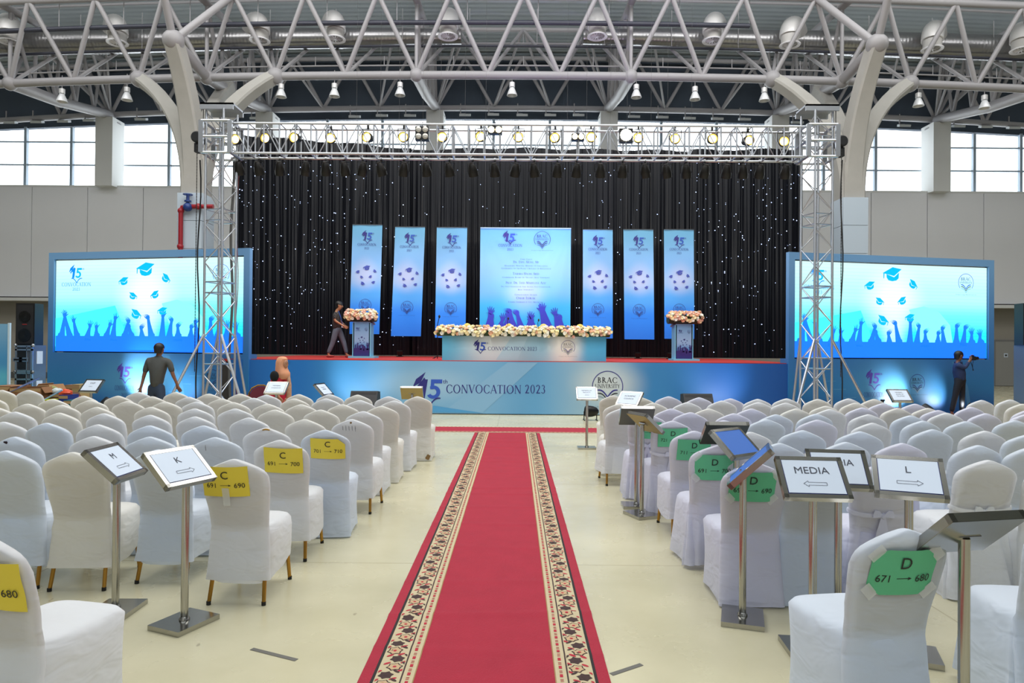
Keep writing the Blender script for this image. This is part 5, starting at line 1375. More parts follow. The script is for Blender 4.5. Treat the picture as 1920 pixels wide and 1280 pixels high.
for blk, rows in (('left', ROWSL), ('right', ROWSR)):
    for r_, row in enumerate(rows):
        for c_, (px, py) in enumerate(row):
            apex = atz(px, py, HT)
            # rows face the stage; far from the aisle they turn in a little
            tgt = math.atan2(-(1.0 - apex.x) * .0, 1)
            rz = rc_.uniform(-.07, .07)
            kind, tint = SPEC.get((px, py), (None, None))
            if kind is None:
                if blk == 'left': kind = rc_.choice(('long', 'long', 'long', 'long', 'loose')); tint = rc_.choice(('cool', 'mid') if r_ < 3 else ('mid', 'warm', 'warm'))
                else: kind = rc_.choice(('long', 'long', 'loose', 'tied', 'long')); tint = rc_.choice(('cool', 'lav', 'mid') if r_ < 5 else ('mid', 'lav', 'warm'))
            off = Matrix.Rotation(rz, 3, 'Z') @ Vector((0, yb(HT), 0))
            loc = (apex.x - off.x, apex.y - off.y, 0)
            row_t = 'nearest row' if r_ == 0 else 'front row' if r_ == 7 else '%s row from the camera' % ORD[r_ + 1]
            lb = '%s, %s from the aisle, %s, %s block' % (look[kind], nth(c_ + 1), row_t, blk)
            if (px, py) in NOTE_X: lb = '%s %s on its back' % (look[kind], NOTE_X[(px, py)])
            seed = rc_.randrange(4)
            CH[(px, py)] = chair(kind, seed, tint, loc, rz, lb, 'covered chairs in the %s seating block' % blk)
# gold hand grip showing through one torn cover, stain patches
g = CH[(500, 802)]
b = MB(); b.tube([(-.055 + .11 * i / 8, yb(.9) - .012 - .012 * math.sin(PI * i / 8), .884 + .02 * math.sin(PI * i / 8)) for i in range(9)], .0075, 8, gold); o = b.obj('hand_grip', g); o['label'] = 'curved gold hand grip'
brown = mat('brown_stain', (128, 100, 60), .8)
def patch(ch_, x, z, w_, h_, m_, nm):
    b = MB(); n = 12; rnd = random.Random(int(x * 1000 + z * 77)); P = []
    for k in range(n):
        a = 2 * PI * k / n; q = rnd.uniform(.65, 1.15); P.append((x + w_ * q * math.cos(a), yb(z + h_ * q * math.sin(a)) - .0345, z + h_ * q * math.sin(a)))
    b.add(P, [tuple(range(n))], m_); b.obj(nm, ch_, False)
patch(CH[(659, 786)], .0, .885, .012, .01, brown, 'stain')
for k in range(5): patch(CH[(659, 786)], -.08 + .03 * k, .83, .004, .03, mat('grey_stain', (150, 152, 158), .8), 'stain')
patch(CH[(782.5, 743)], .15, .06, .04, .04, brown, 'stain')
patch(CH[(27, 819)], -.05, .875, .018, .012, mat('dark_hole', (40, 20, 26), .9), 'torn_hole')
patch(CH[(402, 820)], -.06, .84, .003, .03, mat('grey_stain', (150, 152, 158), .8), 'stain')
# foreground chairs
fgl = chair('long', 1, 'mid', (-1.96, 2.63, 0), R(-12), 'large foreground white chair at the lower left corner with yellow paper', 'foreground covered chairs')
fa = atz(1697, 992, HT); rzR = R(9)
off = Matrix.Rotation(rzR, 3, 'Z') @ Vector((0, yb(HT), 0))
fgr = chair('long', 2, 'cool', (fa.x - off.x, fa.y - off.y, 0), rzR, 'foreground white chair at lower right with green 671 to 680 paper', 'foreground covered chairs')
fgx = chair('loose', 3, 'cool', (2.36, 2.95, 0), R(-6), 'foreground white draped chair cut off by the right picture edge', 'foreground covered chairs')

# ---- numbered papers taped on chair backs
yel = mat('yellow_paper', (226, 206, 64), .6); grn = mat('green_paper', (92, 186, 140), .6); ink = mat('black_ink', (24, 24, 24), .6)
tapem = bpy.data.materials.new('clear_tape'); tapem.use_nodes = True; nt = tapem.node_tree; tb_ = nt.nodes['Principled BSDF']
tb_.inputs['Base Color'].default_value = lin((225, 230, 232)); tb_.inputs['Roughness'].default_value = .25; tb_.inputs['Alpha'].default_value = .55
def note(ch_, x, zc, colm, l1, l2, label, rot=0, clip=0, w=.285, h=.2, tapes=(), fold=0, corner=False):
    """paper on the back of chair ch_; x,zc = centre in chair coordinates"""
    sl = (yb(zc + h / 2) - yb(zc - h / 2)) / h
    M = Matrix.Translation(ch_.location) @ Matrix.Rotation(ch_.rotation_euler.z, 4, 'Z')
    up = Vector((0, sl, 1)).normalized(); rt = Vector((1, 0, 0)); nr = rt.cross(up) ; nr = -nr if nr.y > 0 else nr
    o = M @ (Vector((x, yb(zc), zc)) + nr * .047)
    R3 = M.to_3x3()
    th = thing('number_paper', label, 'paper', o, 0, 'number papers taped on chair backs')
    u = R3 @ (rt * math.cos(rot) + up * math.sin(rot)); v = R3 @ (up * math.cos(rot) - rt * math.sin(rot)); n_ = R3 @ nr
    b = MB(); nx = 10; vs = []
    pts = []
    def cut(i, j):
        X = -w / 2 + w * i / nx; Z = -h / 2 + h * j / nx
        if clip:
            m_ = abs(X) / (w / 2); lim = h / 2 - max(0, (abs(X) - (w / 2 - clip))) * .9; Z = max(-lim, min(lim, Z))
        if corner and X > w * .3 : Z = min(Z, h / 2 - (X - w * .3) * .9)
        return X, Z
    for j in range(nx + 1):
        for i in range(nx + 1):
            X, Z = cut(i, j); vs.append(u * X + v * Z - n_ * (.05 * (X / .2) ** 2 * (.6) + .002 * math.sin(Z * 40 + X * 20)))
    b.add(vs, [(j * (nx + 1) + i, j * (nx + 1) + i + 1, (j + 1) * (nx + 1) + i + 1, (j + 1) * (nx + 1) + i) for j in range(nx) for i in range(nx)], colm)
    b.obj('paper_sheet', th, angle=180)
    a = Art((0, 0, 0), u, v, n_)
    P0 = a.P
    a.P = lambda X, Y, l: u * X + v * Y + n_ * (.0025 - .03 * (X / .2) ** 2)
    a.sans('lettering', l1, 0, h * .1, .052, ink)
    if '>' in l2:
        A_, B_ = l2.split('>')
        if A_: a.sans('lettering', A_, -.087, -h * .2, .033, ink)
        if B_: a.sans('lettering', B_, .087, -h * .2, .033, ink)
        a.polys('arrow', rc(-.03, -h * .125, .03, -h * .11) + [[(.018, -h * .08), (.036, -h * .118), (.018, -h * .155), (.024, -h * .118)]], ink)
    a.done(th)
    for (X, Z, rt_, tw_) in tapes:
        b = MB(); c, s = math.cos(rt_), math.sin(rt_)
        b.add([u * (X + c * i * tw_ - s * j * .022) + v * (Z + s * i * tw_ + c * j * .022) + n_ * (.004 - .03 * (X / .2) ** 2) for i, j in ((-1, -1), (1, -1), (1, 1), (-1, 1))], [(0, 1, 2, 3)], tapem)
        b.obj('clear_tape', th, False)
T4 = [(-.13, .085, .8, .035), (.13, .085, -.8, .035), (-.13, -.085, -.8, .035), (.13, -.085, .8, .035)]
note(CH[(438, 861)], -.05, .79, yel, 'C', '691>690', 'yellow paper ending in 690, right of the K sign', tapes=[(.0, -.1, 1.57, .06)])
note(CH[(526, 825)], .02, .775, yel, 'C', '691>700', 'yellow paper ending in 700, second along the aisle', -.03)
note(CH[(610, 806)], .02, .77, yel, 'C', '701>710', 'yellow paper reading C 701 to 710 with one cut corner', -.02, corner=True, h=.18)
note(fgl, .05, .74, yel, 'C', '671>680', 'yellow paper ending in 680 on the foreground chair', -.06)
note(fgr, -.0, .755, grn, 'D', '671>680', 'green paper with cut corners reading D 671 to 680', -.02, .05, tapes=T4)
note(CH[(1418, 868)], -.02, .78, grn, 'D', '691>690', 'green paper reading D 691 to 690 behind a sign pole', -.02, .03, tapes=T4)
note(CH[(1348, 835)], -.03, .765, grn, 'D', '691>700', 'green paper reading D 691 to 700 under the blue tray', 0, .04, tapes=T4[:3])
note(CH[(1304, 808)], -.01, .765, grn, 'D', '711>720', 'green paper reading D 711 to 720 below a dark tray', 0, 0, tapes=[(.02, -.1, 0, .04)], h=.19)
note(CH[(1262, 789)], .0, .765, grn, 'D', '721>730', 'green paper reading D on the chair with a tied sash', .03, 0, h=.19)
note(CH[(1215, 777)], .0, .76, grn, 'D', '731>740', 'green paper half hidden behind the paired sign stands', -.03, 0, h=.19)

# ================================================================== SIGN STANDS
tray_dark = mat('dark_tray_face', (52, 58, 56), .25, .6)
bluepad = mat('blue_pad', (52, 106, 190), .6)
brass_back = mat('brushed_tray_back', (158, 140, 92), .42, .9, noise=.15, nscale=5)
def sign(c, psi, tau, base_xy, label, lines=(), arrow=0, pw=.34, ph=.265, face='paper', back=None, group='steel sign stands'):
    psi, tau = R(psi), R(tau); c = Vector(c)
    bx = base_xy if base_xy else (c.x, c.y)
    th = thing('sign_stand', label, 'sign stand', (bx[0], bx[1], 0), 0, group)
    L = lambda p: Vector(p) - Vector(th.location)
    w = Vector((math.cos(psi), math.sin(psi), 0)); dn = Vector((math.sin(psi) * math.cos(tau), -math.cos(psi) * math.cos(tau), -math.sin(tau))); up = -dn; n_ = w.cross(up)
    if n_.z < 0: n_ = -n_
    c = L(c)
    def sheet(b, x0, x1, y0, y1, z0, z1, m_):
        vs = [c + w * x + up * y + n_ * z for x in (x0, x1) for y in (y0, y1) for z in (z0, z1)]
        b.add(vs, [(0, 1, 3, 2), (4, 6, 7, 5), (0, 4, 5, 1), (2, 3, 7, 6), (0, 2, 6, 4), (1, 5, 7, 3)], m_)
    b = MB(); fw = .024; X, Y = pw / 2, ph / 2
    for x0, x1, y0, y1 in ((-X, X, Y - fw, Y), (-X, X, -Y, -Y + fw), (-X, -X + fw, -Y, Y), (X - fw, X, -Y, Y)): sheet(b, x0, x1, y0, y1, -.03, .005, chrome)
    b.obj('tray_frame', th, False)
    b = MB(); sheet(b, -X + .002, X - .002, -Y + .002, Y - .002, -.032, -.002, back or chrome); b.obj('tray_back', th, False)
    if face == 'paper':
        b = MB(); sheet(b, -X + fw * .6, X - fw * .6, -Y + fw * .6, Y - fw * .6, -.002, .002, mat('deep_blue_backing', (24, 40, 110), .5)); b.obj('backing_board', th, False)
        b = MB(); sheet(b, -X + fw + .004, X - fw - .004, -Y + fw + .006, Y - fw - .002, .004, .0052, white_p); b.obj('paper_sheet', th, False)
    elif face == 'blue':
        b = MB(); sheet(b, -X + fw, X - fw, -Y + fw, Y - fw, .0, .003, bluepad); b.obj('blue_pad', th, False)
    else:
        b = MB(); sheet(b, -X + fw, X - fw, -Y + fw, Y - fw, .0, .002, tray_dark); b.obj('tray_face', th, False)
    a = Art(c + n_ * .0052, w, up, n_)
    ik = mat('slate_ink', (50, 55, 70), .6)
    for (txt, y, hh, ww) in lines: a.sans('lettering', txt, 0, y, hh, ik, w=ww)
    if arrow:
        s = arrow; yy = -.045; t_ = .0022
        def seg(p, q):
            d = (Vector(q) - Vector(p)).normalized(); nn = Vector((-d.y, d.x)) * t_ / 2; p, q = Vector(p), Vector(q)
            return [tuple(p - nn), tuple(q - nn), tuple(q + nn), tuple(p + nn)]
        pts = [(-.06, .009), (.035, .009), (.035, .018), (.06, 0), (.035, -.018), (.035, -.009), (-.06, -.009)]
        pts = [(s * x, yy + y) for x, y in pts]
        a.polys('arrow', [seg(pts[i], pts[(i + 1) % 7]) for i in range(7)], ik)
    a.done(th)
    bz = .03
    b = MB(); b.bbox((-.145, -.12, 0), (.145, .12, bz), chrome)
    b.v = [tuple(Matrix.Rotation(psi, 3, 'Z') @ Vector(v)) for v in b.v]; b.obj('base_plate', th, False)
    topz = c - n_ * .02
    b = MB(); b.tube([(0, 0, bz), (0, 0, topz.z - .02)], .021, 18, chrome); b.obj('pole', th)
    b = MB(); b.lathe([(.03, bz), (.03, bz + .006), (.023, bz + .02)], 18, (0, 0, 0), chrome); b.obj('pole_collar', th)
    q = Vector((0, 0, topz.z - .03)); b = MB()
    b.box((topz * .5 + Vector((0, 0, topz.z - .02)) * .5), (.1, .045, .012), chrome, Matrix.Rotation(psi, 3, 'Z') @ Matrix.Rotation(tau * .5, 3, 'X')); b.obj('bracket', th, False)
    return th
def fbase(px, py): p = atz(px, py, 0); return (p.x, p.y)
big = lambda s, ww=None: [(s, .02, .045, ww)]
sign((-2.40, 4.12, .91), 91, 42, None, 'steel sign stand with white paper reading M, left of the runner', big('M'), 1)
sign((-1.92, 3.93, .92), 67, 42, (-1.90, 3.95), 'steel sign stand with white paper reading K, left of the runner', big('K'), 1)
sign((-6.94, 11.16, .93), 350, 48, None, 'steel sign stand reading VVIP near the left screen wall', [('VVIP', .03, .036, None), ('GUESTS', -.03, .014, None)])
sign((-3.86, 11.03, .93), 358, 42, None, 'steel sign stand reading Members Syndicate before the woman in red', [('MEMBERS,', .03, .02, .13), ('SYNDICATE', -.02, .02, .15)])
sign((-3.12, 11.16, .90), 78, 46, None, 'steel sign stand turned sideways, right of the woman in red', [('FACULTY', .03, .02, None), ('MEMBERS', -.01, .02, None)])
sign((-1.58, 10.5, .91), 182, 45, None, 'steel sign stand seen from behind before the large stage figures', face='dark', back=brass_back)
sign((1.15, 10.92, .89), 0, 45, fbase(1100, 841), 'steel sign stand reading Members Faculty, right side of the runner end', [('MEMBERS OF', .04, .02, .16), ('FACULTY', .0, .02, .12), ('SEATING', -.05, .012, None)])
sign((1.60, 9.56, .91), 324, 43, None, 'steel sign stand reading Academic Council above the right front chairs', [('ACADEMIC', .03, .026, .17), ('COUNCIL', -.02, .026, .15)])
sign((1.24, 6.96, .94), 178, 44, fbase(1193, 950), 'dark-backed steel sign stand, rear one of the pair right of the runner', face='dark', back=mat('dark_mirror_back', (92, 90, 84), .3, .9))
sign((1.27, 6.6, .91), 112, 42, fbase(1203, 967), 'brassy-backed steel sign stand, nearer one of the pair right of the runner', face='dark', back=brass_back)
sign((1.68, 5.5, .95), 180, 42, None, 'steel sign stand with a dark mirrored back behind the blue tray', face='dark', back=tray_dark)
sign((1.59, 4.90, .95), 37, 41, None, 'steel sign stand with a plain blue pad in its tray', face='blue')
sign((1.40, 4.09, .93), 252, 44, fbase(1392, 1162), 'steel sign stand turned edge-on with a thin blue face', face='blue', pw=.27, ph=.33, back=mat('red_reflection_back', (170, 120, 122), .2, .9))  # reddish steel paints the red reflection into the tray back
sign((1.61, 3.69, .93), 355, 45, None, 'steel sign stand reading MEDIA with an arrow to the left', big('MEDIA', .18), -1, pw=.35)
sign((1.93, 4.08, .91), 350, 48, None, 'partly hidden steel sign stand reading MEDIA behind the first', big('MEDIA', .18))
sign((2.09, 3.63, .95), 338, 42, None, 'steel sign stand with white paper reading L, right block', big('L'), 1)
sign((6.26, 11.13, .88), 1, 45, None, 'steel sign stand reading Members Board of Trustees near the right screen', [('MEMBERS,', .05, .02, .12), ('BOARD OF', .01, .02, .12), ('TRUSTEES', -.03, .02, .13)])
sign(at(1808, 992, 2.68), 192, 42, None, 'nearest steel sign stand seen from behind at the right edge', face='dark', back=chrome)

# ================================================================== PEOPLE
SK = {}
def skin_obj(name, nodes, edges, material, parent, sub=1, root=0):
    """nodes: [(vec, radius)] ; one continuous surface grown over a skeleton"""
    o_ = Vector(parent.location)
    me = bpy.data.meshes.new(name); me.from_pydata([tuple(Vector(v) - o_) for v, r in nodes], edges, [])
    o = link(name, me, parent)
    m_ = o.modifiers.new('Skin', 'SKIN'); m_.use_smooth_shade = True
    sv = me.skin_vertices[0].data
    for i, (v, r) in enumerate(nodes):
        sv[i].radius = r if isinstance(r, tuple) else (r, r); sv[i].use_root = (i == root)
    s_ = o.modifiers.new('Sub', 'SUBSURF'); s_.levels = sub; s_.render_levels = sub
    me.materials.append(material)
    return o
def person(label, J, sc, skin, shirt, pants, hairm, loc, short_sleeve=True, hold=None, hair='short', face=(0, -1, 0), shoes=None, skirt=None):
    """J: world positions of joints; sc: stature scale"""
    th = thing('person', label, 'person', loc)
    f = Vector(face).normalized(); s = sc
    side = f.cross(Vector((0, 0, 1))).normalized()
    N = []; E_ = []; idx = {}
    def nd(k, p, r): idx[k] = len(N); N.append((Vector(p), r)); return idx[k]
    def ed(a, b_): E_.append((idx[a], idx[b_]))
    nd('pelvis', J['pelvis'], .085 * s); nd('belly', J['pelvis'].lerp(J['chest'], .5), .075 * s); nd('chest', J['chest'], .085 * s); nd('neck0', J['neck'] - Vector((0, 0, .03 * s)), .06 * s); nd('neck', J['neck'] + Vector((0, 0, .03 * s)), .05 * s)
    H_ = J['head']; nd('jaw', H_ + f * .02 * s - Vector((0, 0, .06 * s)), .068 * s); nd('skull', H_ + Vector((0, 0, .02 * s)) - f * .005, .094 * s); nd('crown', H_ + Vector((0, 0, .085 * s)) - f * .01, .07 * s)
    for a_, b_ in (('pelvis', 'belly'), ('belly', 'chest'), ('chest', 'neck0'), ('neck0', 'neck'), ('neck', 'jaw'), ('jaw', 'skull'), ('skull', 'crown')): ed(a_, b_)
    for q in 'LR':
        sh, el, ha = J['sh' + q], J['el' + q], J['ha' + q]
        nd('sh' + q, sh, .056 * s); nd('el' + q, el, .038 * s); nd('wr' + q, ha, .025 * s); d = (ha - el).normalized()
        pl = ha + d * .05 * s; nd('pa' + q, pl, (.034 * s, .02 * s)); ed('chest', 'sh' + q); ed('sh' + q, 'el' + q); ed('el' + q, 'wr' + q); ed('wr' + q, 'pa' + q)
        acr = d.cross(Vector((0, 1, 0))); acr = acr.normalized() if acr.length > .1 else Vector((1, 0, 0))
        curl = J.get('curl' + q, f * .3)
        for k, (o_, ln) in enumerate(((-.028, .07), (-.01, .08), (.009, .075), (.026, .06))):
            r0 = pl + acr * o_ * s + d * .025 * s; m1 = r0 + (d + curl * .3).normalized() * ln * .55 * s; t1 = m1 + (d + curl * 1.4).normalized() * ln * .5 * s
            nd('f%d%s' % (k, q), r0, .0105 * s); nd('g%d%s' % (k, q), m1, .0095 * s); nd('h%d%s' % (k, q), t1, .008 * s)
            ed('pa' + q, 'f%d%s' % (k, q)); ed('f%d%s' % (k, q), 'g%d%s' % (k, q)); ed('g%d%s' % (k, q), 'h%d%s' % (k, q))
        tb0 = ha + d * .03 * s - acr * .035 * s; tb1 = tb0 + (d * .8 - acr * .5 + curl * .5).normalized() * .045 * s
        nd('t0' + q, tb0, .012 * s); nd('t1' + q, tb1, .0095 * s); ed('wr' + q, 't0' + q); ed('t0' + q, 't1' + q)
        nd('hip' + q, J['hip' + q], .062 * s); nd('kn' + q, J['kn' + q], .046 * s); nd('an' + q, J['an' + q], .036 * s); nd('to' + q, J['to' + q], .03 * s)
        for a_, b_ in (('pelvis', 'hip' + q), ('hip' + q, 'kn' + q), ('kn' + q, 'an' + q), ('an' + q, 'to' + q)): ed(a_, b_)
    skin_obj('body', N, E_, skin, th, 1, 0)
    # face: nose, ears, eyes
    b = MB(); c = H_ - Vector(th.location)
    b.loft([[c + f * (.083 * s + dy) + side * x + Vector((0, 0, z)) for x, dy, z in pts_] for pts_ in (
        [(-.006, .0, .03 * s), (.006, .0, .03 * s), (0, .006, .03 * s)], [(-.013 * s, 0, -.005 * s), (.013 * s, 0, -.005 * s), (0, .026 * s, -.006 * s)], [(-.012 * s, -.004, -.016 * s), (.012 * s, -.004, -.016 * s), (0, .008 * s, -.018 * s)])], skin); b.obj('nose', th)
    for q in (-1, 1):
        b = MB(); b.sphere(c + side * q * .086 * s - f * .0 + Vector((0, 0, .0)), .026 * s, 8, 6, skin, (.4, .7, 1.2)); b.obj('ear', th)
        b = MB(); b.sphere(c + side * q * .032 * s + f * .078 * s + Vector((0, 0, .025 * s)), .011 * s, 8, 6, mat('dark_eye', (30, 22, 18), .3)); b.obj('eye', th)
    b = MB(); b.sphere(c + f * .079 * s - Vector((0, 0, .042 * s)), .02 * s, 10, 6, mat('lip_brown', (120, 70, 62), .5), (1, .5, .28)); b.obj('mouth', th)
    # clothes
    N2 = []; E2 = []
    def n2(p, r): N2.append((Vector(p), r)); return len(N2) - 1
    hp = J['pelvis'] - Vector((0, 0, .09 * s)); a0 = n2(hp, (.165 * s, .125 * s)); a1 = n2(J['pelvis'].lerp(J['chest'], .5), (.168 * s, .125 * s)); a2 = n2(J['chest'], (.165 * s, .125 * s)); a3 = n2(J['neck'] - Vector((0, 0, .035 * s)), .075 * s); a4 = n2(J['neck'] + Vector((0, 0, .01 * s)), .056 * s)
    E2 += [(a0, a1), (a1, a2), (a2, a3), (a3, a4)]
    for q in 'LR':
        sh, el, ha = J['sh' + q], J['el' + q], J['ha' + q]; t_ = .85 if short_sleeve else 1
        b0 = n2(sh, .072 * s); b1 = n2(sh.lerp(el, t_), .062 * s if short_sleeve else .052 * s); E2 += [(a2, b0), (b0, b1)]
        if not short_sleeve: b2 = n2(el.lerp(ha, J.get('cuff', .9)), .038 * s); E2 += [(b1, b2)]
    skin_obj('shirt', N2, E2, shirt, th, 1, 0)
    if skirt is None:
        N3 = [(J['pelvis'] + Vector((0, 0, .09 * s)), (.135 * s, .1 * s)), (J['pelvis'] - Vector((0, 0, .03 * s)), (.15 * s, .115 * s))]; E3 = [(0, 1)]
        for q in 'LR':
            k = len(N3); N3 += [(J['hip' + q], .1 * s), (J['kn' + q], .074 * s), (J['an' + q] + Vector((0, 0, .03 * s)), .058 * s)]; E3 += [(1, k), (k, k + 1), (k + 1, k + 2)]
        skin_obj('trousers', N3, E3, pants, th, 1, 0)
    else:
        b = MB(); c2 = J['pelvis'] - Vector(th.location); rings = []
        for z, r_ in ((c2.z + .1, .15), (c2.z - .1, .19), (c2.z - .4, .22), (.06, .27)):
            rings.append([Vector((c2.x + r_ * (1 + .05 * math.sin(k * 3)) * math.cos(2 * PI * k / 24), c2.y + r_ * .8 * math.sin(2 * PI * k / 24), z)) for k in range(24)])
        b.loft(rings, pants); b.obj('long_dress', th)
    for q in 'LR':
        an, to = J['an' + q], J['to' + q]; d = (to - an); d.z = 0; d = d.normalized() * .1 * s
        heel = Vector((an.x, an.y, min(an.z, to.z))) - d * .5; ball = Vector((an.x, an.y, min(an.z, to.z) - .0)) + d * 1.2; toe = ball + d * .7
        hs = Vector((0, 0, .012)); skin_obj('shoe', [(heel + hs, .038 * s), (ball + hs, (.045 * s, .036 * s)), (toe + hs, (.036 * s, .024 * s))], [(0, 1), (1, 2)], shoes or rubber, th, 1, 0)
    if hair == 'short':
        b = MB(); r_ = .1 * s; rings = []
        for i in range(-4, 8):
            t = PI * .5 * i / 7; ring = []
            for k in range(24):
                an = 2 * PI * k / 24; sn = math.sin(an); back = sn < -.15
                if i >= 0: rr = r_ * max(.02, math.cos(t)); zz = .035 * s + r_ * 1.0 * math.sin(t)
                else: rr = r_ * (1 + .035 * i) * (1 if back else .93 if sn < .25 else .86); zz = .035 * s + (i * .028 * s if back else i * .006 * s)
                ring.append(c + Vector((0, 0, zz)) - f * .016 * s + side * rr * .92 * math.cos(an) + f * rr * 1.08 * sn)
            rings.append(ring)
        b.loft(rings, hairm); b.obj('hair', th)
    return th
sk1 = mat('brown_skin', (128, 84, 62), .55, noise=.06); sk2 = mat('light_brown_skin', (176, 124, 92), .55, noise=.06)
hairm = mat('black_hair', (16, 14, 14), .5)
def J4(d, pts):
    J = {}
    for k, v in pts.items():
        if k.startswith('curl') or k == 'cuff': J[k] = v; continue
        px, py = v[0], v[1]; J[k] = at(px, py, d + (v[2] if len(v) > 2 else 0))
    return J
# man in grey shirt walking away
J = J4(13.0, dict(head=(299.5, 655), neck=(298, 666), chest=(297, 684), pelvis=(293, 722), shL=(278.5, 676), elL=(270, 704, -.02), haL=(264.5, 726, -.06), shR=(317, 676), elR=(324.5, 703, .02), haR=(333, 722, .06),
    hipL=(286, 733), knL=(285, 768, .1), anL=(285, 797, .05), toL=(287, 800, .25), hipR=(301, 733), knR=(302, 768, -.05), anR=(302, 795, -.3), toR=(303, 800, -.12)))
for q in 'LR': J['an' + q].z = .07; J['to' + q].z = .03
person('man in grey polo shirt and jeans walking away before the left screen', J, .97, sk1, mat('charcoal_polo', (74, 76, 74), .85, bump=.3, bscale=14), mat('dark_jeans', (44, 58, 78), .85, noise=.2, nscale=8), hairm, (J['pelvis'].x, J['pelvis'].y, 0), face=(.25, 1, 0))
# photographer
J = J4(16.75, dict(head=(1798.5, 667), neck=(1796, 677.5), chest=(1799, 690), pelvis=(1800, 712), shL=(1796, 683, -.16), elL=(1809, 690, -.2), haL=(1817, 677, -.12), shR=(1797, 683, .14), elR=(1810, 690, .12), haR=(1818, 675, .02),
    hipL=(1797, 716, -.05), knL=(1791, 742, -.05), anL=(1784, 763, -.05), toL=(1792, 768, -.08), hipR=(1803, 716, .07), knR=(1804, 743, .07), anR=(1803, 768, .07), toR=(1811, 770, .07)))
for q in 'LR': J['an' + q].z = .08; J['to' + q].z = .03
J['curlL'] = J['curlR'] = Vector((.3, 0, .6))
ph_ = person('man in navy shirt raising a camera before the right screen', J, .98, sk1, mat('navy_shirt', (38, 54, 92), .85, bump=.2, bscale=14), mat('black_trousers', (20, 22, 30), .85), hairm, (J['pelvis'].x, J['pelvis'].y, 0), short_sleeve=False, face=(1, -.1, 0))
cmp_ = at(1824, 671.5, 16.7)
th = thing('camera_held', 'black camera with strap held up by the man in navy', 'camera', cmp_)
b = MB(); b.bbox((-.04, -.07, -.05), (.03, .07, .05), blackp); b.bbox((-.02, -.03, .05), (.02, .03, .075), blackp); b.obj('camera_body', th)
b = MB(); b.lathe([(.036, 0), (.04, .03), (.04, .09), (.036, .1)], 16, (.03, 0, 0), blackm, (1, 0, .05)); b.obj('camera_lens', th)
b = MB(); b.tube([(-.02, -.07, 0), (-.06, -.08, -.15), (-.03, -.05, -.3), (.02, 0, -.3), (.0, .06, -.12), (-.02, .07, 0)], .006, 6, blackm); b.obj('neck_strap', th)
# man on the stage
J = J4(18.9, dict(head=(637, 573), neck=(632, 583), chest=(630.5, 594), pelvis=(632, 616), shL=(628, 588, -.16), elL=(628, 601, -.2), haL=(643, 610, -.2), shR=(631, 588, .15), elR=(636, 600, .2), haR=(646, 609, .16),
    hipL=(630, 620, -.06), knL=(624, 642, -.06), anL=(615, 665, -.06), toL=(622, 670, -.06), hipR=(636, 620, .06), knR=(645, 642, .06), anR=(650, 665, .06), toR=(658, 670, .06)))
for q in 'LR': J['an' + q].z = SZ + .08; J['to' + q].z = SZ + .03
chk = mat('dark_checked_shirt', (44, 44, 46), .85); nt = chk.node_tree; bb = nt.nodes['Principled BSDF']; tc = nt.nodes.new('ShaderNodeTexCoord'); ck = nt.nodes.new('ShaderNodeTexChecker'); ck.inputs['Scale'].default_value = 36
ck.inputs['Color1'].default_value = lin((34, 34, 38)); ck.inputs['Color2'].default_value = lin((78, 76, 74)); nt.links.new(tc.outputs['Object'], ck.inputs[0]); nt.links.new(ck.outputs[0], bb.inputs[0])
th = person('man in dark checked shirt and jeans walking beside the left lectern', J, .96, sk2, chk, mat('faded_jeans', (96, 104, 118), .85, noise=.3, nscale=6), hairm, (J['pelvis'].x, J['pelvis'].y, SZ), face=(1, -.15, -.25), shoes=mat('red_shoes', (150, 50, 44), .6))
ce_ = J['neck'] - Vector(th.location)
b = MB(); b.tube([ce_ + Vector((.05, -.05, 0)), ce_ + Vector((.12, -.09, -.15)), ce_ + Vector((.17, -.08, -.36))], .008, 6, mat('blue_lanyard', (50, 90, 180), .6)); b.bbox(ce_ + Vector((.15, -.1, -.46)), ce_ + Vector((.2, -.08, -.36)), white_p); b.obj('lanyard_badge', th, False)
# woman in hijab
J = J4(11.5, dict(head=(530, 682), neck=(525.5, 694), chest=(522, 709), pelvis=(523, 745), shL=(514, 701, -.1), elL=(512, 725, -.12), haL=(522, 742, -.15), shR=(532, 703, .14), elR=(538, 725, .12), haR=(536, 745, -.05),
    hipL=(518, 757), knL=(518, 790), anL=(518, 822), toL=(522, 826, -.1), hipR=(528, 757), knR=(528, 790), anR=(528, 822), toR=(533, 826, -.1)))
for q in 'LR': J['an' + q].z = .07; J['to' + q].z = .03
rd = mat('crimson_dress', (190, 26, 52), .8, bump=.25, bscale=16)
th = person('woman in red dress and peach headscarf standing at the stage front', J, .86, sk2, rd, rd, hairm, (J['pelvis'].x, J['pelvis'].y, 0), short_sleeve=False, hair='none', face=(1, -.35, 0), skirt=True)
c = J['head'] - Vector(th.location); f = Vector((1, -.35, 0)).normalized(); sd_ = Vector((f.y, -f.x, 0))
pe = mat('peach_headscarf', (214, 150, 112), .8, bump=.3, bscale=18)
b = MB(); rings = []
for (z, fw, bk, wd, dx) in ((.125, .02, .02, .02, 0), (.115, .05, .07, .06, 0), (.085, .075, .10, .088, 0), (.03, .062, .118, .102, 0), (-.03, .058, .12, .105, 0), (-.08, .07, .125, .105, 0), (-.12, .1, .12, .11, 0), (-.17, .12, .12, .125, 0), (-.23, .13, .1, .12, 0), (-.27, .11, .06, .09, 0)):
    r0 = []
    for k in range(26):
        a = 2 * PI * k / 26; cs, sn = math.cos(a), math.sin(a); L_ = fw if cs > 0 else bk
        r0.append(c + f * (L_ * cs) + sd_ * (wd * sn) + Vector((0, 0, z + (.03 * cs if z < -.15 else 0))))
    rings.append(r0)
b.loft(rings, pe); b.obj('headscarf', th)
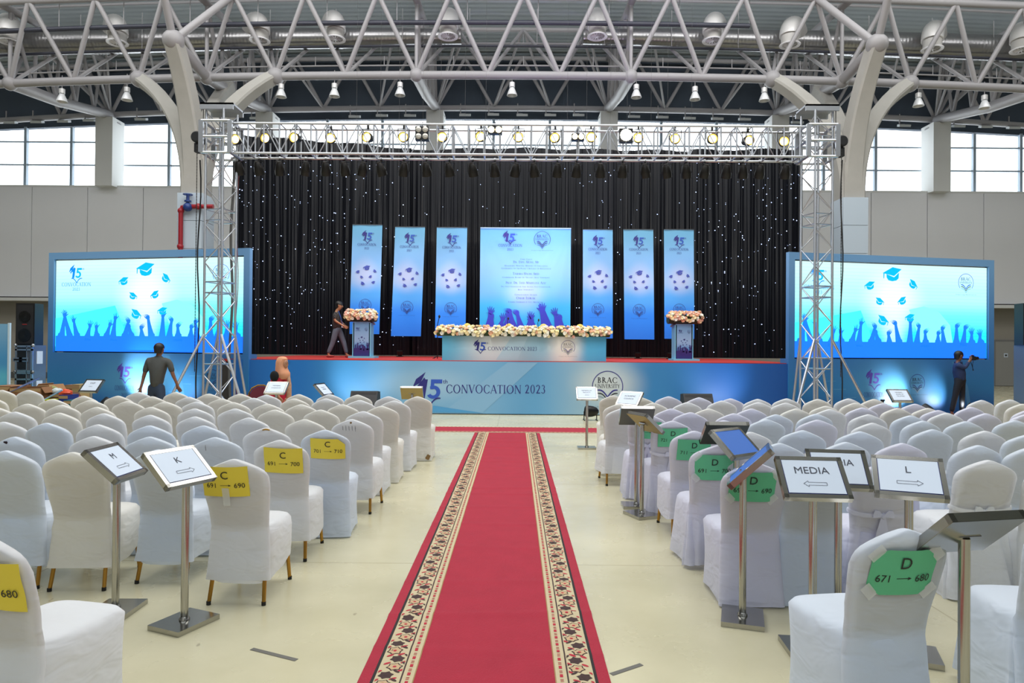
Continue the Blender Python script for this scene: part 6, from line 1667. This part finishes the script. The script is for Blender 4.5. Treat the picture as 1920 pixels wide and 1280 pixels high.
b = MB(); b.sphere(c + f * .045 + Vector((0, 0, .0)), .078, 14, 10, sk2, (.72, .72, 1.05)); b.obj('face', th)
b = MB()
for q in (-1, 1): b.lathe([(.021, -.002), (.024, 0), (.021, .002)], 14, c + f * .104 + sd_ * q * .03 + Vector((0, 0, .02)), blackm, f, cap=False)
b.obj('glasses', th)
sc_ = mat('patterned_beige_shawl', (196, 150, 120), .8, noise=.5, nscale=22)
b = MB(); b.tube([c + f * .1 + sd_ * (-.02) + Vector((0, 0, -.2)), c + f * .14 + Vector((0, 0, -.35)), c + f * .13 + Vector((0, 0, -.55)), c + f * .08 + Vector((0, 0, -.85))], [.03, .035, .045, .05], 10, sc_); b.obj('shawl', th)
bp_ = at(514.5, 705, 11.3)
o = MB().sphere((0, 0, 0), .075, 16, 10, mat('black_fabric', (12, 12, 14), .9), (1, .6, 1.2)).obj('shoulder_bag'); o.location = bp_; tag(o, 'black rounded bag at the shoulder of the woman in red', 'bag')

# ================================================================== FRONT OF STAGE CLUTTER
mar = mat('maroon_upholstery', (104, 34, 50), .8)
cp = at(489, 740, 12.3); th = thing('maroon_chair', 'maroon banquet chair with gold frame left of the woman in red', 'chair', (cp.x, 12.3, 0), R(200))
out = [(-.19, .5), (-.2, .75), (-.15, .84), (-.05, .89), (.05, .89), (.15, .84), (.2, .75), (.19, .5)]
b = MB(); b.loft([[Vector((x * .93, y, .5 + (z - .5) * .95)) for x, z in out] for y in (-.02, .03)], mar); b.obj('backrest', th)
b = MB(); b.tube([Vector((x, .0, z)) for x, z in out], .014, 8, gold); b.obj('back_frame', th)
b = MB(); b.bbox((-.2, 0, .42), (.2, .42, .48), mar); b.obj('seat', th)
for sx in (-1, 1):
    for y in (-.03, .4): b = MB(); b.tube([(sx * .18, y, .43), (sx * .19, y, 0)], .013, 8, gold); b.obj('leg', th)
cp = at(478, 745, 12.0); th = thing('low_table', 'low dark red covered table left of the woman in red', 'table', (cp.x - .1, 12.6, 0))
b = MB(); b.bbox((-.35, -.25, .62), (.35, .25, .68), mar); b.obj('table_top', th, False)
for sx in (-1, 1):
    for sy in (-1, 1): b = MB(); b.bbox((sx * .3 - .02, sy * .2 - .02, 0), (sx * .3 + .02, sy * .2 + .02, .62), mar); b.obj('leg', th, False)
def monitor(px0, px1, pyt, d, lb):
    a0, a1 = at(px0, pyt, d), at(px1, pyt, d); w = a1.x - a0.x; h = a0.z; cx_ = (a0.x + a1.x) / 2
    th = thing('stage_monitor', lb, 'speaker', (cx_, d, 0), 0, 'wedge monitors before the stage')
    pr = [(.0, 0), (-.1, h * .55), (.1, h), (.34, h * .96), (.4, 0)]
    b = MB(); b.loft([[Vector((x, y, z)) for y, z in pr] for x in (-w / 2, w / 2)], blackp); b.obj('cabinet', th, False)
    b = MB(); b.loft([[Vector((x, y - .012, z)) for y, z in ((-.09, h * .5), (.09, h * .96), (.1, h * .95), (-.08, h * .49))] for x in (-w / 2 + .03, w / 2 - .03)], mat('speaker_grille', (30, 30, 32), .7)); b.obj('grille', th, False)
monitor(656, 707, 733, 14.3, 'black wedge monitor speaker before the stage, left of the runner')
monitor(1283, 1338, 738, 14.3, 'black wedge monitor speaker before the stage, right of the runner')
def floor_par(px, py, d, aim, lb, lens=cool_lens, z=.2, e=0):
    p = at(px, py, d); th = thing('floor_par_light', lb, 'stage light', (p.x, d, 0), 0, 'par lights standing on the floor')
    q = Vector(aim).normalized(); body = mat('par_can_chrome', (150, 150, 152), .2, .9)
    b = MB(); b.lathe([(.05, -.18), (.09, -.14), (.12, -.04), (.13, .1), (.12, .1), (.115, .0)], 18, (0, 0, z), blackm, q, cap=False); b.obj('can', th)
    b = MB(); b.lathe([(.115, .03), (.1, .06), (.02, .07)], 18, (0, 0, z), lens, q); b.obj('lens', th)
    b = MB()
    for sx in (-1, 1): b.tube([(sx * .14, 0, z), (sx * .14, 0, .02), (sx * .14, -.14, .01)], .012, 6, blackm); b.tube([(sx * .14, 0, .02), (sx * .14, .14, .01)], .012, 6, blackm)
    b.obj('stand', th)
    if e:
        l0 = Vector((p.x, d, z)) + q * .16
        spot('floor_spot_light', l0, l0 + q * 3, e, 75, (.9, .97, 1), .9, .06)
floor_par(199, 745, 16.1, (.4, .75, .6), 'lit floor par light left of the man in grey', e=210)
floor_par(300, 746, 15.6, (.0, 1, .4), 'lit floor par light hidden behind the man in grey', e=60)
floor_par(612, 752, 14.9, (.3, 1, .5), 'lit floor par light before the stage beside the woman in red', e=60)
floor_par(1107, 768, 15.2, (-.9, -.25, .05), 'chrome-faced floor par light before the round stage logo', dull_lens)
floor_par(1405, 752, 14.9, (-.2, 1, .5), 'lit floor par light before the right part of the stage', e=60)
floor_par(1738, 756, 16.2, (-.55, .9, .5), 'lit floor par light right of the board sign stand', e=130)
floor_par(1822, 758, 16.6, (-.75, .8, .5), 'lit floor par light right of the photographer', e=60)
for k, (px, py) in enumerate(((750, 664), (1196, 667), (1256, 668))):
    p = at(px, py, 21.2); th = thing('deck_light', 'small black uplight on the stage deck, %s from the left' % ORD[k + 1], 'stage light', (p.x, 21.2, SZ), 0, 'small uplights on the stage deck')
    b = MB(); b.lathe([(.06, 0), (.09, .1), (.09, .16)], 14, (0, 0, .03), blackm, (0, -.2, 1)); b.obj('can', th)
    b = MB(); b.bbox((-.1, -.08, 0), (.1, .08, .03), blackm); b.obj('base', th, False)
# fire extinguisher-like red and white canister
p = at(1657, 750, 15.9); th = thing('thermos_can', 'red and white canister with black top at the right screen wall base', 'canister', (p.x, 15.95, 0))
b = MB(); b.lathe([(.07, 0), (.075, .05), (.075, .3), (.05, .36)], 16, (0, 0, 0), red); b.obj('body', th)
b = MB(); b.bbox((-.05, -.08, .08), (.03, -.072, .3), white_p); b.obj('label_band', th, False)
b = MB(); b.lathe([(.03, .36), (.03, .42), (.045, .43), (.045, .46)], 12, (0, 0, 0), blackp); b.bbox((-.02, -.08, .43), (.02, 0, .45), blackp); b.obj('top_valve', th)
p = at(1675, 762, 15.9); b = MB(); b.bbox((-.2, -.15, 0), (.2, .15, .26), red); b.bbox((-.21, -.16, .22), (.21, .16, .27), mat('dark_red_lid', (110, 20, 30))); o = b.obj('red_crate', smooth=False); o.location = (p.x, 15.9, 0); tag(o, 'small red crate at the foot of the right screen wall', 'crate')

# ---- loudspeaker stacks on flight cases
metal_edge = mat('flight_case_edge', (176, 180, 184), .3, .8); case_b = mat('flight_case_black', (22, 24, 26), .55)
def flight_case(x, y, z0, h, lb, w=.95):
    th = thing('flight_case', lb, 'case', (x, y, z0), 0, 'flight cases under the loudspeakers')
    b = MB(); b.bbox((-w / 2, 0, .0), (w / 2, .4, h), mat('flight_case_side', (104, 110, 116), .45, .5)); b.obj('shell', th, False)
    b = MB(); b.bbox((-w / 2 + .05, -.012, .06), (w * .14, 0, h - .06), case_b); b.obj('front_panel', th, False)
    for (a0, a1, c0, c1) in ((-w / 2, -w / 2 + .04, 0, h), (w / 2 - .04, w / 2, 0, h), (w * .14, w * .18, 0, h)):
        b = MB(); b.bbox((a0, -.025, c0), (a1, .0, c1), metal_edge); b.obj('edge_strip', th, False)
    for zz in (0, h * .8, h - .04):
        b = MB(); b.bbox((-w / 2, -.025, zz), (w / 2, 0, zz + .035), metal_edge); b.obj('edge_strip', th, False)
    for xx in (-w * .36, -w * .02):
        b = MB(); b.bbox((xx - .1, -.02, h * .38), (xx + .1, -.012, h * .54), metal_edge); b.bbox((xx - .07, -.03, h * .43), (xx + .07, -.018, h * .49), blackm); b.obj('recessed_handle', th, False)
    for xx in (-w / 2, w / 2):
        for zz in (0, h): b = MB(); b.sphere((xx, -.01, zz), .035, 8, 6, metal_edge); b.obj('ball_corner', th)
    b = MB(); b.bbox((w / 2, .1, h * .3), (w / 2 + .01, .28, h * .78), white_p); b.obj('paper_label', th, False)
    return th
def stack(px0, px1, d, side):
    a0, a1 = at(px0, 700, d), at(px1, 700, d); cx_ = (a0.x + a1.x) / 2; w = a1.x - a0.x
    zz = lambda py: at((px0 + px1) / 2, py, d).z
    z0, z1, z2, z3, z4 = 0.12, zz(697), zz(689), zz(647), zz(568)
    flight_case(cx_, d, .12, z1 - .12, 'lower silver-edged black flight case under the %s loudspeaker' % side, w)
    for q in range(4):
        b = MB(); b.lathe([(.05, -.02), (.05, .02)], 14, (0, 0, .06), rubber, (1, 0, 0)); b.bbox((-.03, -.03, .08), (.03, .03, .12), metal_edge); o = b.obj('caster_wheel', None)
        o.location = (cx_ + (-1 if q % 2 else 1) * w * .4, d + .08 + .25 * (q // 2), 0); tag(o, '%s black caster wheel under the %s flight case stack' % (('front right', 'front left', 'rear right', 'rear left')[q], side), 'wheel', 'casters under the %s flight cases' % side)
    flight_case(cx_, d, z1, z3 - z1, 'upper silver-edged black flight case under the %s loudspeaker' % side, w)
    th = thing('loudspeaker', 'tall black loudspeaker on top of the %s flight cases' % side, 'speaker', (cx_ - w * .08, d + .05, z3)); h = z4 - z3; w2 = w * 1.08
    b = MB(); b.loft([[Vector((x, y, z)) for x, y in ((-w2 / 2, 0), (w2 / 2, 0), (w2 * .42, .32), (-w2 * .42, .32))] for z in (0, h)], blackp); b.obj('cabinet', th, False)
    gr = mat('speaker_grille', (30, 30, 32), .7)
    b = MB(); b.bbox((-w2 / 2 + .03, -.015, .03), (w2 / 2 - .03, 0, h - .03), gr); b.obj('grille', th, False)
    for zc_2, r_ in ((h * .24, w2 * .34), (h * .68, w2 * .3)):
        b = MB(); b.lathe([(r_, 0), (r_, .012), (r_ * .9, .012), (r_ * .3, .004), (.02, .012)], 24, (0, -.015, zc_2), mat('driver_ring', (12, 12, 13), .4), (0, -1, 0)); b.obj('driver', th)
    b = MB(); b.bbox((-.05, -.022, h * .485), (.05, -.015, h * .505), mat('red_badge', (150, 40, 40))); b.obj('badge', th, False)
stack(29, 62, 14.6, 'left'); stack(1926, 1962, 14.8, 'right')
# roll-up standee at the left edge
p = at(0, 720, 14.0); q0, q1 = at(-45, 605, 14.0), at(18, 607, 14.0)
th = thing('standee_banner', 'blue printed standee cut off by the left picture edge', 'banner', ((q0.x + q1.x) / 2, 14.0, 0)); w = q1.x - q0.x; h = q1.z
sm = ramp_mat('standee_print', 2, [(.3, (20, 60, 120)), (h * .45, (90, 190, 214)), (h * .6, (70, 150, 200)), (h, (120, 172, 206))])
b = MB(); b.bbox((-w / 2, 0, .1), (w / 2, .03, h), sm); b.obj('printed_panel', th, False)
b = MB(); b.bbox((-w / 2 - .02, -.12, 0), (w / 2 + .02, .16, .1), mat('red_standee_base', (190, 60, 70), .5)); b.obj('base', th, False)
b = MB(); b.bbox((w / 2 - .03, -.01, .1), (w / 2 + .01, .035, h + .02), mat('pale_frame', (190, 214, 226), .5)); b.obj('edge_frame', th, False)
a = Art((0, 0, 0), (1, 0, 0), (0, 0, 1), (0, -1, 0)); a.seal(-.05, h * .82, .2, navy, black_p, navy, False); a.crowd(-w / 2, w / 2 - .04, .1, .25, .3, 6, mat('standee_dark_print', (30, 40, 100), .5), 2, 1); a.done(th)

# ---- cartons and things piled at the left
def carton(px0, px1, pyt, pyb, d, dep, rgb, lb, rz=0, nm='carton', z0=None, flaps=False, cat='box'):
    A_, B_ = at(px0, pyt, d), at(px1, pyt, d); w = B_.x - A_.x; zb = at(px0, pyb, d).z if z0 is None else z0; zb = max(zb, 0); h = A_.z - zb
    th = thing(nm, lb, cat, ((A_.x + B_.x) / 2, d, zb), rz)
    m_ = mat('carton_%d_%d_%d' % rgb, rgb, .85, noise=.1, nscale=5)
    b = MB(); t = .012
    for lo, hi in (((-w / 2, 0, 0), (w / 2, t, h)), ((-w / 2, dep - t, 0), (w / 2, dep, h)), ((-w / 2, t, 0), (-w / 2 + t, dep - t, h)), ((w / 2 - t, t, 0), (w / 2, dep - t, h)), ((-w / 2, 0, 0), (w / 2, dep, t))): b.bbox(lo, hi, m_)
    b.obj('box_body', th, False)
    b = MB()
    if flaps: b.box((-w / 2 - .04, dep / 2, h - .03), (.14, dep * .9, .008), m_, Matrix.Rotation(-.9, 3, 'Y')); b.box((w / 2 + .03, dep / 2, h - .04), (.12, dep * .9, .008), m_, Matrix.Rotation(1.0, 3, 'Y'))
    else: b.bbox((-w / 2, 0, h - .004), (w / 2, dep, h + .004), m_)
    b.obj('lid_flaps', th, False)
    b = MB(); b.bbox((-w / 2, -.002, h * .92), (w / 2, -.0005, h * .99), mat('packing_tape', (170, 140, 100), .4)); b.obj('packing_tape', th, False)
    return th
br1, br2, br3 = (138, 96, 62), (160, 118, 78), (170, 150, 100)
carton(20, 74, 727, 800, 11.9, .5, br1, 'large brown open carton at the left behind the chairs', .1, flaps=True, z0=0)
carton(-20, 22, 724, 800, 12.6, .5, br1, 'brown carton at the far left before the standee', 0, z0=0)
carton(70, 90, 722, 790, 12.6, .4, br2, 'brown carton right of the large open carton', -.1, flaps=True, z0=0)
carton(88, 122, 738, 790, 12.2, .4, (96, 66, 48), 'dark brown carton in the middle of the left clutter', 0, flaps=True, z0=0)
carton(121, 136, 722, 790, 13.0, .4, (152, 104, 66), 'small orange-brown carton beside the VVIP sign', 0, z0=0)
carton(135, 149, 721, 790, 12.9, .4, br3, 'yellowish carton just left of the VVIP sign', 0, z0=0)
carton(110, 127, 741, 790, 11.8, .3, (24, 48, 130), 'deep blue box in the left clutter pile', 0, nm='blue_box', z0=0)
carton(119, 140, 751, 790, 11.5, .3, (20, 90, 90), 'teal box low in the left clutter pile', 0, nm='teal_box', z0=0)
carton(128, 142, 745, 790, 12.3, .3, (190, 30, 60), 'small red box by the VVIP sign stand', 0, nm='red_box', z0=0)
carton(79, 90, 750, 790, 11.6, .3, (190, 200, 40), 'small yellow-green box in the left clutter pile', 0, nm='yellow_box', z0=0)
p = at(45, 722, 12.0)
b = MB(); b.box((0, 0, 0), (.42, .3, .012), mat('glossy_poster_board', (90, 110, 170), .2, noise=.6, nscale=5), Matrix.Rotation(-.42, 3, 'Y') @ Matrix.Rotation(.3, 3, 'X')); o = b.obj('poster_board', smooth=False); o.location = p; tag(o, 'glossy blue board leaning across the open carton', 'board')
p = at(95, 744, 11.7)
b = MB(); b.tube([Vector((-.22, 0, -.11)), Vector((.2, 0, .12))], .014, 8, mat('pale_blue_tube', (140, 176, 214), .4)); o = b.obj('paper_tube'); o.location = p; tag(o, 'pale blue tube lying aslant on the clutter pile', 'tube')
def heap(px, py, d, r, rgb, lb, nm):
    rnd = random.Random(int(px)); b = MB(); b.sphere((0, 0, 0), r, 14, 8, mat('bag_%d_%d_%d' % rgb, rgb, .5), (1.3, .8, .7))
    b.v = [tuple(Vector(v) * rnd.uniform(.85, 1.12)) for v in b.v]; o = b.obj(nm, angle=20); o.location = at(px, py, d); tag(o, lb, 'bag')
heap(123, 736, 11.95, .09, (214, 78, 40), 'crumpled orange bag on top of the clutter', 'orange_bag')
heap(98, 728, 12.3, .07, (150, 150, 90), 'crumpled olive bag in the middle carton', 'olive_bag')
heap(107, 733, 12.25, .08, (190, 200, 200), 'crumpled white plastic bag in the middle carton', 'white_bag')
